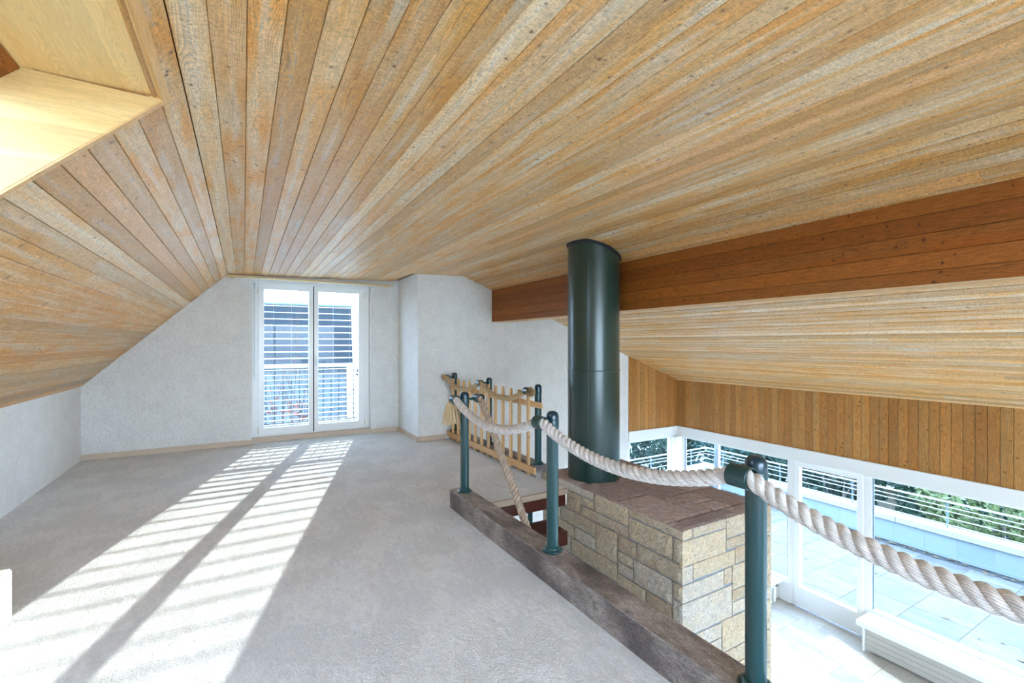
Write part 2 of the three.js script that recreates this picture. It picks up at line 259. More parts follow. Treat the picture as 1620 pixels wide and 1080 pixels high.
// roof window in the steep slope: pine lining with a level top and upright cheeks
{
  const w = structure('window_4', 'roof window lined with clear pine in the steep slope'), up = 0.265 / 0.717, out = (x) => slopeL(x) + up, t = 0.02, [z0, z1] = SKY_Z, [ax, ay] = SKY_TOP, ex = ax - (up - 0.005) / 0.972, bx = SKY_LOW, by = slopeL(bx);
  const face = [[ax + 0.012, ay - 0.012], [ex, ay], [bx, out(bx)], [bx, by - 0.012]];
  part('side_lining', prism(face, z0 - t, z0, null, 'x'), pine, w); part('side_lining', prism(face, z1, z1 + t, null, 'x'), pine, w);
  const board = (x0, x1, y0, y1) => { const g = box(x0, x1, y0, y1, z0 - t, z1 + t); return g; };
  part('top_lining', board(ex - 0.02, ax + 0.006, ay, ay + t), pine, w); part('bottom_lining', board(bx - t, bx, by - 0.01, out(bx)), pine, w);
  // narrow casing round the opening, proud of the boards
  const d = V(-1, -0.972, 0).normalize(), n = V(0.972, -1, 0).normalize(), A = V(ax, ay, 0), B = V(bx, by, 0);
  const strip = (p, q, wd) => { const s = new THREE.Shape([[0, 0], [1, 0], [1, 1], [0, 1]].map(([i, j]) => new THREE.Vector2(lerp(p.x, q.x, i) + n.x * lerp(-0.012, 0.022, j), lerp(p.y, q.y, i) + n.y * lerp(-0.012, 0.022, j)))); const g = new THREE.ExtrudeGeometry(s, { depth: wd[1] - wd[0], bevelEnabled: false }); g.translate(0, 0, wd[0]); return mapUV(g, 'z'); };
  part('casing', strip(A.clone().addScaledVector(d, -0.03), B.clone().addScaledVector(d, 0.03), [z0 - 0.03, z0 - 0.001]), pineTrim, w); part('casing', strip(A.clone().addScaledVector(d, -0.03), B.clone().addScaledVector(d, 0.03), [z1 + 0.001, z1 + 0.03]), pineTrim, w);
  part('casing', strip(A.clone().addScaledVector(d, -0.03), A.clone().addScaledVector(d, -0.002), [z0 - 0.001, z1 + 0.001]), pineTrim, w); part('casing', strip(B.clone().addScaledVector(d, 0.002), B.clone().addScaledVector(d, 0.03), [z0 - 0.001, z1 + 0.001]), pineTrim, w);
  // sash in the roof plane with its pane
  const S0 = V(ex, ay, 0).addScaledVector(n, -0.022), S1 = V(bx, out(bx), 0).addScaledVector(n, -0.022), bar = (p, q, za, zb) => { const h = V(n.x, n.y, 0), s = new THREE.Shape([[p, -0.03], [q, -0.03], [q, 0.03], [p, 0.03]].map(([m, k]) => { const v = m.clone().addScaledVector(h, k); return new THREE.Vector2(v.x, v.y); })); const g = new THREE.ExtrudeGeometry(s, { depth: zb - za, bevelEnabled: false }); g.translate(0, 0, za); return mapUV(g, 'z'); };
  const E = (s) => S0.clone().lerp(S1, s);
  part('sash', [bar(E(0), E(0.13), z0, z1), bar(E(0.91), E(1), z0, z1), bar(E(0.13), E(0.91), z0, z0 + 0.07), bar(E(0.13), E(0.91), z1 - 0.07, z1)], beamWood[0], w);
  const ps = new THREE.Shape([[E(0.13), 0], [E(0.91), 0], [E(0.91), 0.004], [E(0.13), 0.004]].map(([m, k]) => { const v = m.clone().addScaledVector(n, k); return new THREE.Vector2(v.x, v.y); })), pg = new THREE.ExtrudeGeometry(ps, { depth: z1 - z0 - 0.14, bevelEnabled: false }); pg.translate(0, 0, z0 + 0.07);
  part('pane', pg, tinted, w);
}

// the boxed beam between the gallery ceiling and the lower room
{
  const b = structure('trim_1', 'deep boxed beam clad in stained planks with shade tinted in'), x0 = 3.578, x1 = 3.904, y0 = 1.855, y1 = slopeR(x0), L = REAR_Z - FRONT_Z;
  const hs = [0.085, 0.11, 0.115, 0.115]; hs.push(y1 - y0 - hs.reduce((a, c) => a + c)); let y = y0;
  for (const h of hs) { plank(V(x0, y, FRONT_Z), Zp, V(0, 1, 0), V(-1, 0, 0), L, h, beamWood, b); y += h; }
  y = y0; for (let i = 0; i < 4; i++) { const h = (slopeR(x1) - y0) / 4; plank(V(x1, y, FRONT_Z), Zp, V(0, 1, 0), V(1, 0, 0), L, h, beamWood, b); y += h; }
  for (let i = 0; i < 3; i++) plank(V(x0 + 0.002 + i * 0.1073, y0, FRONT_Z), Zp, V(1, 0, 0), V(0, -1, 0), L, 0.1073, woods, b);
  part('core', box(x0 + T, x1 - T, y0 + T, slopeR(x1) - 0.03, FRONT_Z, REAR_Z), decking, b);
}

// walls
structMesh('wall_left', mapUV(box(KNEE_X - 0.25, KNEE_X, -0.32, slopeL(KNEE_X) + 0.02, DOOR_Z, REAR_Z)), smoothPlaster, 'low white side wall under the steep slope');
{ // gable wall with the balcony door
  const pts = [[KNEE_X - 0.25, LOW_Y - 0.1], [2.34, LOW_Y - 0.1], [2.34, flatY(2.31) + 0.05], [KINK[0], KINK[1] + 0.04], [KNEE_X - 0.25, slopeL(KNEE_X - 0.25) + 0.04]];
  structMesh('wall_back', prism(pts, DOOR_Z - 0.32, DOOR_Z, [[0.108, 0], [1.85, 0], [1.85, 2.455], [0.108, 2.455]]), plaster, 'white roughcast gable wall with the balcony door');
}
structMesh('wall_return', box(2.31, 2.34, LOW_Y, flatY(2.31) + 0.03, DOOR_Z, FRONT_Z), plaster, 'short white roughcast wall beside the balcony door');
{ // wall that runs on from the gallery into the lower room; a corner window is cut out of it
  const pts = [[2.34, LOW_Y - 0.1], [6.64, LOW_Y - 0.1], [6.64, -0.26], [8.4, -0.26], [8.4, slopeR(8.4) + 0.05], [BEND[0], BEND[1] + 0.05], [2.34, flatY(2.31) + 0.05]];
  structMesh('wall_front', prism(pts, FRONT_Z - 0.3, FRONT_Z), plaster, 'white roughcast wall behind the slatted fence and the flue');
  structMesh('wall_right', box(WIN_X + 0.002, WIN_X + 0.3, -0.27, slopeR(8.36) + 0.06, FRONT_Z, REAR_Z + 0.3), smoothPlaster, 'wall over the long row of windows');
}
structMesh('wall_under_gallery', box(1.55, 1.72, LOW_Y, -0.3, FRONT_Z, REAR_Z), smoothPlaster, 'white wall under the gallery');
const REAR_HOLE = [[-1.0, 0.05], [3.2, 0.05], [3.2, 2.3], [-0.35, 2.3], [-1.0, 1.62]];
{ // rear gable, behind the camera, with large windows added for light up in the gallery and down in the lower room
  const pts = [[KNEE_X - 0.25, LOW_Y - 0.1], [8.4, LOW_Y - 0.1], [8.4, slopeR(8.4) + 0.05], [BEND[0], BEND[1] + 0.05], [KINK[0], KINK[1] + 0.04], [KNEE_X - 0.25, slopeL(KNEE_X - 0.25) + 0.04]];
  const s = new THREE.Shape(pts.map((p) => new THREE.Vector2(...p)));
  for (const hole of [REAR_HOLE, [[3.6, -2.85], [6.6, -2.85], [6.6, -0.4], [3.6, -0.4]]]) s.holes.push(new THREE.Path(hole.map((p) => new THREE.Vector2(...p))));
  const g = new THREE.ExtrudeGeometry(s, { depth: 0.3, bevelEnabled: false }); g.translate(0, 0, REAR_Z);
  structMesh('wall_rear', mapUV(g), smoothPlaster, 'white rear gable wall behind the camera');
}
// vertical stained boards over the windows
{
  const c = structure('wall_right_cladding', 'upright stained boards over the windows'), n = 88, w = (REAR_Z - FRONT_Z) / n, top = slopeR(WIN_X) + 0.01;
  for (let i = 0; i < n; i++) plank(V(WIN_X - 0.016, -0.26, FRONT_Z + i * w), V(0, 1, 0), Zp, V(-1, 0, 0), top + 0.26, w, stained, c, 'board', { t: 0.016, bev: 0.005, gap: 0.002 });
  const f = structure('wall_front_cladding', 'upright stained boards over the corner window'), m = 13, w2 = (WIN_X - 0.016 - 6.645) / m;
  for (let i = 0; i < m; i++) { const x = 6.645 + i * w2; plank(V(x, -0.26, FRONT_Z + 0.016), V(0, 1, 0), V(1, 0, 0), Zp, slopeR(x) + 0.26, w2, stained, f, 'board', { t: 0.016, bev: 0.005, gap: 0.002, cut: (s) => [0, slopeR(x + s) + 0.262] }); }
}

// floors
const CURB_X = [1.637, 1.80];
{
  const f = structure('floor', 'off-white cut-pile carpet of the gallery');
  part('carpet', [box(KNEE_X, CURB_X[0], -0.02, 0, DOOR_Z - 0.02, REAR_Z), box(CURB_X[0], 2.82, -0.02, 0, FRONT_Z, -3.99), box(CURB_X[1], 2.9, -0.02, 0, -3.99, -3.885), box(CURB_X[0], 2.31, -0.02, 0, DOOR_Z - 0.02, FRONT_Z)], carpetMat, f);
  part('slab', [box(KNEE_X - 0.1, 1.66, -0.32, -0.02, DOOR_Z, REAR_Z), box(1.66, 2.97, -0.17, -0.02, DOOR_Z, -3.90)], smoothPlaster, f);
  part('nosing', rbox(CURB_X[1], 2.9, -0.055, 0.002, -3.90, -3.872, 0.004, 'x'), std('#a58e76', 0.5), f, 'light timber edge of the landing');
  part('riser_board', box(CURB_X[1], 2.88, -0.17, -0.055, -3.915, -3.885), mahogany, f);
}
{ // stone tiles of the lower room
  const f = structure('floor_lower', 'pale stone tiles of the lower room'), mats = ['#f2ede4', '#ece6dc', '#f6f2ea'].map((c) => new THREE.MeshPhysicalMaterial({ color: c, ...tileNoise, bumpScale: 0.0006, roughness: 0.45 })), r = rng(61), S = 0.6;
  part('screed', box(1.72, WIN_X + 0.3, LOW_Y - 0.2, LOW_Y - 0.008, FRONT_Z, REAR_Z), mortar, f);
  for (let x = 1.74, i = 0; x < WIN_X - 0.05; x += S, i++) for (let z = FRONT_Z + 0.005 - (i % 2) * 0.3; z < REAR_Z - 0.05; z += S) {
    const a = Math.max(z, FRONT_Z + 0.004), b = Math.min(z + S - 0.004, REAR_Z - 0.004); if (x > 2.7 && x + S < 4.2 && a > -4.4 && b < -2.4) continue;
    const g = new THREE.BoxGeometry(Math.min(S, WIN_X - x) - 0.004, 0.012, b - a); g.translate(x + Math.min(S, WIN_X - x) / 2, LOW_Y - 0.006 + (r() - 0.5) * 0.0006, (a + b) / 2); part('tile', mapUV(g, 'z', [r() * 3, r() * 3]), mats[Math.floor(r() * 3)], f);
  }
}
// skirting boards
{
  structMesh('baseboard_back', merge([rbox(KNEE_X, 0.108, 0, 0.072, DOOR_Z, DOOR_Z + 0.016, 0.004, 'x'), rbox(1.85, 2.31, 0, 0.072, DOOR_Z, DOOR_Z + 0.016, 0.004, 'x')]), skirting);
  structMesh('baseboard_door', rbox(0.108, 1.85, 0, 0.075, -8.045, -8.0, 0.004, 'x'), skirting);
  structMesh('baseboard_return', rbox(2.294, 2.31, 0, 0.072, DOOR_Z + 0.016, FRONT_Z + 0.016, 0.004, 'z'), skirting);
  structMesh('baseboard_front', rbox(2.294, 2.76, 0, 0.072, FRONT_Z, FRONT_Z + 0.016, 0.004, 'x'), skirting);
}

// ------------------------------------------------------------------ balcony door
{
  const d = structure('door_1', 'white double-leaf glazed balcony door'), z = -8.045, zb = -8.125, y0 = 0.075, y1 = 2.44;
  part('frame', [rbox(0.108, 0.205, 0, 2.455, zb - 0.03, z - 0.012, 0.004), rbox(1.765, 1.85, 0, 2.455, zb - 0.03, z - 0.012, 0.004), rbox(0.2, 1.77, 2.41, 2.455, zb - 0.03, z - 0.012, 0.004), rbox(0.2, 1.77, 0, 0.105, zb - 0.03, z - 0.012, 0.004)], whitePaint, d);
  const leaf = (x0, x1, l, r) => {
    const yb = 0.09, yt = 2.415, lf = part('leaf', [rbox(x0, x0 + l, yb, yt, zb, z, 0.006), rbox(x1 - r, x1, yb, yt, zb, z, 0.006), rbox(x0 + l - 0.004, x1 - r + 0.004, yt - 0.085, yt, zb, z - 0.001, 0.006), rbox(x0 + l - 0.004, x1 - r + 0.004, yb, yb + 0.115, zb, z - 0.001, 0.006)], whiteGloss, d);
    part('pane', box(x0 + l - 0.005, x1 - r + 0.005, yb + 0.11, yt - 0.08, -8.09, -8.084), tinted, lf); return lf;
  };
  leaf(0.197, 0.968, 0.075, 0.065); const rl = leaf(0.982, 1.772, 0.065, 0.095);
  part('gap_seal', box(0.968, 0.982, 0.092, 2.413, zb, z - 0.006), blackGap, d, 'black seal between the leaves');
  part('handle', [rbox(1.0, 1.026, 1.16, 1.30, z, z + 0.008, 0.004), rod(V(1.013, 1.26, z), V(1.013, 1.26, z + 0.045), 0.009), rod(V(1.013, 1.265, z + 0.045), V(1.013, 1.14, z + 0.05), 0.009)], steel, rl);
  for (const x of [0.193, 1.776]) for (const y of [0.13, 2.25]) part('hinge', [rod(V(x, y, z + 0.004), V(x, y + 0.1, z + 0.004), 0.009), rod(V(x, y + 0.045, z + 0.004), V(x, y + 0.055, z + 0.004), 0.0105)], beige, d, 'cream hinge');
}
{ // outside blind of horizontal slats in front of the glass
  const b = thing('venetian_blind', 'white outside venetian blind hanging behind the glass of the balcony door', 'blind', [0.985, 0, -8.18]), white = std('#eef0ee', 0.4);
  const slat = (tilt) => { const s = new THREE.Shape(), w = 0.08, n = 6, top = [], low = []; for (let i = 0; i <= n; i++) { const t = i / n - 0.5, y = 0.006 * (1 - 4 * t * t); top.push([t * w, y + 0.0006]); low.unshift([t * w, y - 0.0006]); } const c = Math.cos(tilt), q = Math.sin(tilt), pts = [...top, ...low].map(([x, y]) => new THREE.Vector2(x * c - y * q, x * q + y * c)); s.setFromPoints(pts); const g = new THREE.ExtrudeGeometry(s, { depth: 1.6, bevelEnabled: false }); g.translate(0, 0, -0.8); g.rotateY(-Math.PI / 2); g.rotateY(Math.PI); return plain(g); };
  const up = slat(0.2), low = slat(0.03), put = (g, y) => { const m = part('slat', g, white, b); m.position.y = y; };
  for (let i = 0; i < 12; i++) put(up, 1.155 + i * 0.104);
  for (let i = 0; i < 11; i++) put(low, 0.285 + i * 0.079);
  part('bottom_rail', rbox(-0.8, 0.8, 0.2, 0.222, -0.04, 0.04, 0.005), white, b);
  for (const x of [-0.58, -0.32, 0.30, 0.56]) part('ladder_cord', rod(V(x, 0.2, 0.042), V(x, 2.43, 0.042), 0.0022, 6), white, b);
}
{
  const g = thing('crank_rod', 'thin steel crank rod for the blind on the left of the balcony door', 'rod', [0.145, 0, -8.0]);
  part('rod', rod(V(0, 0.95, 0.01), V(0, 2.38, 0.01), 0.005, 8), steel, g); part('gear_head', [rod(V(0, 2.36, 0.01), V(0, 2.41, -0.02), 0.013), rod(V(0, 2.33, 0.01), V(0, 2.37, 0.01), 0.011)], steel, g); for (const y of [1.0, 1.25]) part('clip', rbox(-0.012, 0.012, y, y + 0.03, -0.045, 0.018, 0.004), steel, g);
}
{
  const r = thing('curtain_rod', 'brass curtain rod with pointed finials over the balcony door', 'curtain rod', [0.97, 2.463, -7.80]);
  part('rod', rod(V(-1.08, 0, 0), V(1.08, 0, 0), 0.014, 14), brass, r);
  for (const s of [-1, 1]) { part('finial', new THREE.LatheGeometry([[0, 0], [0.02, 0], [0.034, 0.012], [0.03, 0.03], [0.014, 0.07], [0.001, 0.11]].map((p) => new THREE.Vector2(...p)), 14).rotateZ(-s * Math.PI / 2).translate(s * 1.08, 0, 0), brass, r); part('bracket', [rod(V(s * 0.98, 0, 0), V(s * 0.98, 0.02, -0.09), 0.008), new THREE.TorusGeometry(0.019, 0.005, 6, 16).rotateY(Math.PI / 2).translate(s * 0.98, 0, 0)], brass, r); }
  const t = thing('curtain_batten', 'pale timber batten under the ceiling behind the curtain rod', 'batten', [0.97, 2.49, -7.87]);
  part('board', rbox(-1.1, 1.24, -0.028, 0.006, -0.035, 0.02, 0.004, 'x'), beige, t); part('track', rbox(-1.0, 1.15, -0.04, -0.028, -0.02, 0.006, 0.002), whitePaint, t);
}
{ const s = thing('wall_socket', 'tiny white aerial socket low on the short wall by the corner', 'socket', [2.31, 0.30, -7.35]); part('plate', rbox(-0.008, 0, -0.03, 0.03, -0.025, 0.025, 0.003), whitePaint, s); part('cable_stub', rod(V(-0.008, 0.01, 0), V(-0.02, -0.035, 0.008), 0.004, 6), steel, s); }
{ // low white box built against the side wall
  const b = thing('low_cabinet', 'low white plastered box standing at the left edge on the carpet', 'box', [-1.44, 0, -2.9]); part('body', rbox(-0.36, 0.36, 0, 0.285, -0.63, 0.63, 0.015), smoothPlaster, b);
  part('lid', rbox(-0.355, 0.352, 0.283, 0.288, -0.62, 0.62, 0.002), smoothPlaster, b);
}

// ------------------------------------------------------------------ kerb, posts and ropes of the gallery rail
{
  const k = thing('timber_kerb', 'long scuffed brown timber kerb along the edge of the carpet', 'kerb', [(CURB_X[0] + CURB_X[1]) / 2, 0, -3.98]); const w = (CURB_X[1] - CURB_X[0]) / 2;
  part('beam', rbox(-w, w, -0.3, 0.16, 0, 3.98 + REAR_Z, 0.008, 'z'), kerbMat, k); part('cap_board', rbox(-w - 0.001, w + 0.001, 0.158, 0.166, -0.001, 3.98 + REAR_Z, 0.003, 'z', [0.7, 0.3]), kerbMat, k);
  const b = thing('timber_kerb', 'dark timber kerb behind the slatted fence', 'kerb', [2.895, 0, -6.86]); part('beam', rbox(-0.075, 0.075, -0.16, 0.14, 0, 2.5, 0.006, 'z', [0.4, 0.2]), kerbMat, b);
}
function post(pos, label, group, sleeves) {
  const p = thing('railing_post', label, 'post', pos, group), b = 0;
  const lathe = (pts) => new THREE.LatheGeometry(pts.map((q) => new THREE.Vector2(...q)), 32);
  part('base_flange', lathe([[0, 0], [0.066, 0], [0.067, 0.008], [0.064, 0.012], [0.052, 0.014], [0.05, 0.024], [0.046, 0.03], [0.0385, 0.032]]), greenMetal, p);
  part('tube', lathe([[0.0385, 0.02], [0.0385, 0.835]]), greenMetal, p);
  part('cap', lathe([[0.039, 0.835], [0.0405, 0.838], [0.0405, 0.862], [0.038, 0.878], [0.031, 0.89], [0.018, 0.897], [0, 0.899]]), greenCap, p);
  part('collar', lathe([[0.0388, 0.79], [0.042, 0.791], [0.042, 0.836], [0.0388, 0.837]]), greenMetal, p);
  for (const [dx, dz, turn] of sleeves) {
    const s = part('sleeve', new THREE.LatheGeometry([[0.036, -0.043], [0.0425, -0.043], [0.0435, -0.04], [0.0435, 0.04], [0.0425, 0.043], [0.036, 0.043], [0.036, -0.043]].map((q) => new THREE.Vector2(...q)), 28).rotateX(Math.PI / 2).rotateY(turn ?? 0).translate(dx, 0.83, dz), greenMetal, p);
    const len = Math.hypot(dx, dz); if (len > 0.085) part('arm', rod(V(dx / len * 0.036, 0.83, dz / len * 0.036), V(dx * (1 - 0.042 / len), 0.83, dz * (1 - 0.042 / len)), 0.011, 12), greenMetal, p);
  }
  return p;
}
const KX = 1.727, PY = 0.166;
post([KX, PY, -3.845], 'green tube post at the far end of the long kerb, with a rope tassel', null, [[-0.094, 0], [0.15, -0.02, 0.0]]);
post([KX, PY, -2.469], 'middle green tube post on the long kerb, beside the stair opening', null, [[-0.094, 0]]);
post([KX, PY, -1.093], 'nearest green tube post on the long kerb, at the right', null, [[-0.094, 0]]);
post([KX, PY, 0.283], 'green tube post on the long kerb outside the picture', null, [[-0.094, 0]]);
const BX = 2.88, BY = 0.14;
post([BX, BY, -6.79], 'far green tube post behind the slatted fence, by the white wall', null, [[-0.14, 0]]);
post([BX, BY, -5.61], 'middle green tube post behind the slatted fence', null, [[-0.14, 0]]);
post([BX, BY, -4.40], 'green tube post at the near end of the slatted fence, beside the flue', null, [[-0.14, 0]]);

// three-strand ropes
function ropeTex(rgb, dark) { const W = 256, H = 256, n = noise(W, H, 40, 64, 71), m = noise(W, H, 128, 128, 72), o = noise(W, H, 5, 5, 73); const line = (i) => { const x = i % W, y = (i / W) | 0, f = ((x / W) * 6 + 0.25 * n[i]) % 1; return Math.pow(Math.abs(Math.sin(Math.PI * f)), 0.45); };
  return { map: general(W, H, (i) => { const k = (0.72 + 0.28 * line(i)) * (0.86 + 0.2 * m[i] + 0.16 * (o[i] - 0.5)); return rgb.map((c) => c * k); }, true), bumpMap: height(W, H, (i) => 0.75 * line(i) + 0.25 * m[i]) }; }
const ropePale = new THREE.MeshPhysicalMaterial({ ...ropeTex([240, 231, 224]), bumpScale: 0.002, roughness: 0.85, sheen: 0.2 }), ropeTan = new THREE.MeshPhysicalMaterial({ ...ropeTex([222, 192, 148]), bumpScale: 0.002, roughness: 0.85 }), ropeBrown = new THREE.MeshPhysicalMaterial({ ...ropeTex([196, 170, 148]), bumpScale: 0.002, roughness: 0.85 });
const yarn = std('#dcbf94', 0.9);
function strands(curve, R, pitch, parent, mat, N = 3, seg = 10) {
  const len = curve.getLength(), steps = Math.ceil(len / 0.0065), pts = curve.getSpacedPoints(steps), up = V(1, 0, 0), r = R * 0.51, off = R * 0.53;
  for (let k = 0; k < N; k++) {
    const cen = [], pos = [], uv = [], idx = [];
    for (let i = 0; i <= steps; i++) { const t = pts[Math.min(i + 1, steps)].clone().sub(pts[Math.max(i - 1, 0)]).normalize(), s = up.clone().addScaledVector(t, -up.dot(t)).normalize(), w = t.clone().cross(s), a = (i / steps) * len / pitch * Math.PI * 2 + k * 2 * Math.PI / N; cen.push(pts[i].clone().addScaledVector(s, off * Math.cos(a)).addScaledVector(w, off * Math.sin(a))); }
    for (let i = 0; i <= steps; i++) {
      const t = cen[Math.min(i + 1, steps)].clone().sub(cen[Math.max(i - 1, 0)]).normalize(), s = up.clone().addScaledVector(t, -up.dot(t)).normalize(), w = t.clone().cross(s), l = (i / steps) * len;
      for (let j = 0; j <= seg; j++) { const a = j / seg * Math.PI * 2, p = cen[i].clone().addScaledVector(s, r * Math.cos(a)).addScaledVector(w, r * Math.sin(a)); pos.push(p.x, p.y, p.z); uv.push(j / seg * 2 + l / 0.055, l / 0.09); }
    }
    for (let i = 0; i < steps; i++) for (let j = 0; j < seg; j++) { const a = i * (seg + 1) + j, b = a + seg + 1; idx.push(a, b, a + 1, b, b + 1, a + 1); }
    const g = new THREE.BufferGeometry(); g.setAttribute('position', new THREE.Float32BufferAttribute(pos, 3)); g.setAttribute('uv', new THREE.Float32BufferAttribute(uv, 2)); g.setIndex(idx); g.computeVertexNormals();
    const nm = g.attributes.normal, p0 = V(pos[0], pos[1], pos[2]).sub(cen[0]); if (V(nm.getX(0), nm.getY(0), nm.getZ(0)).dot(p0) < 0) { for (let i = 0; i < idx.length; i += 3) { const q = idx[i]; idx[i] = idx[i + 1]; idx[i + 1] = q; } g.setIndex(idx); g.computeVertexNormals(); }
    part('strand', g, mat, parent);
  }
}
function span(list, x, z0, z1, y, sag) { for (let i = 0; i <= 14; i++) { const t = i / 14; list.push(V(x, y - sag * (1 - Math.pow(2 * t - 1, 2)), lerp(z0, z1, t))); } }
function tuft(parent, at, dir, len, spread, n, mat, seed, droop) { // frayed yarns at a rope's end
  const r = rng(seed), out = [];
  for (let i = 0; i < n; i++) {
    const a = r() * 6.283, q = Math.sqrt(r()), side = V(Math.cos(a), Math.sin(a) * (droop ? 0.2 : 1), droop ? Math.sin(a) : 0); if (!droop) { side.applyQuaternion(new THREE.Quaternion().setFromUnitVectors(V(0, 0, 1), dir)); } side.multiplyScalar(q);
    const L = len * (0.85 + 0.25 * r()), p = []; for (let k = 0; k <= 4; k++) { const t = k / 4, v = at.clone().addScaledVector(dir, droop ? Math.min(t, 0.35) * 0.09 : L * t).addScaledVector(side, lerp(0.022, spread, Math.pow(t, 0.7))); if (droop) v.y -= L * Math.pow(t, 1.25); p.push(v); }
    out.push(new THREE.TubeGeometry(new THREE.CatmullRomCurve3(p), 6, 0.0034, 4));
  }
  const m = part('tassel', out, mat, parent); m.userData.kind = 'stuff'; return m;
}
{
  const RX = KX - 0.094, y = 0.996, r = thing('barrier_rope', 'thick pale twisted rope sagging between the green posts of the long kerb', 'rope', [0, 0, 0]), pts = [], P = [-3.845, -2.469, -1.093, 0.283];
  pts.push(V(RX, y - 0.004, P[0] - 0.06));
  for (let i = 0; i < 3; i++) span(pts, RX, P[i] + 0.03, P[i + 1] - 0.03, y, [0.135, 0.125, 0.14][i]);
  strands(new THREE.CatmullRomCurve3(pts), 0.0335, 0.125, r, ropePale, 3, 12);
  tuft(r, V(RX, y, P[0] - 0.05), V(0, 0, -1), 0.215, 0.085, 170, yarn, 81, true);
  const h = thing('handrail_rope', 'brown twisted rope slanting down into the stair opening', 'rope', [0, 0, 0]);
  strands(new THREE.CatmullRomCurve3([V(KX + 0.15, y, -3.93), V(KX + 0.15, y - 0.005, -3.84), V(KX + 0.152, 0.86, -3.70), V(KX + 0.155, 0.56, -3.44), V(KX + 0.158, 0.26, -3.18), V(KX + 0.16, -0.05, -2.93), V(KX + 0.16, -0.6, -2.5)]), 0.031, 0.105, h, ropeBrown, 3, 10);
  const b = thing('barrier_rope', 'tan twisted rope sagging along the slatted fence, frayed at both ends', 'rope', [0, 0, 0]), q = [], X = BX - 0.14, Y = 0.97, Q = [-6.79, -5.61, -4.40];
  q.push(V(X, Y, Q[0] - 0.02)); span(q, X, Q[0] + 0.02, Q[1] - 0.03, Y, 0.135); span(q, X, Q[1] + 0.03, Q[2] - 0.03, Y, 0.135); q.push(V(X, Y, Q[2] + 0.05));
  strands(new THREE.CatmullRomCurve3(q), 0.0305, 0.105, b, ropeTan, 3, 10);
  tuft(b, V(X, Y, Q[2] + 0.045), V(-0.25, 0, 1).normalize(), 0.05, 0.058, 200, yarn, 82, false); tuft(b, V(X, Y, Q[0] + 0.02), V(-0.7, 0, -0.1).normalize(), 0.06, 0.06, 170, yarn, 83, false);
}
{ // slatted fence in front of the dark kerb
  const f = thing('slatted_fence', 'low fence of upright spruce slats at the edge of the landing', 'fence', [2.8, 0, -5.6]), r = rng(91);
  for (let i = 0; i < 12; i++) { const z = -6.67 + 0.199 * i + 5.6, m = part('slat', rbox(-0.012, 0.014, 0.006 + r() * 0.006, 0.955 + r() * 0.008, z - 0.022, z + 0.022, 0.003, 'y', [r() * 3, r()]), slatWood[i % 3], f); }
  part('lower_rail', rbox(-0.036, -0.012, 0.055, 0.13, -1.24, 1.30, 0.003, 'z', [0.2, 0.1]), slatWood[1], f); part('upper_rail', rbox(0.014, 0.036, 0.785, 0.85, -1.22, 1.36, 0.003, 'z', [1.2, 0.35]), slatWood[0], f);
}

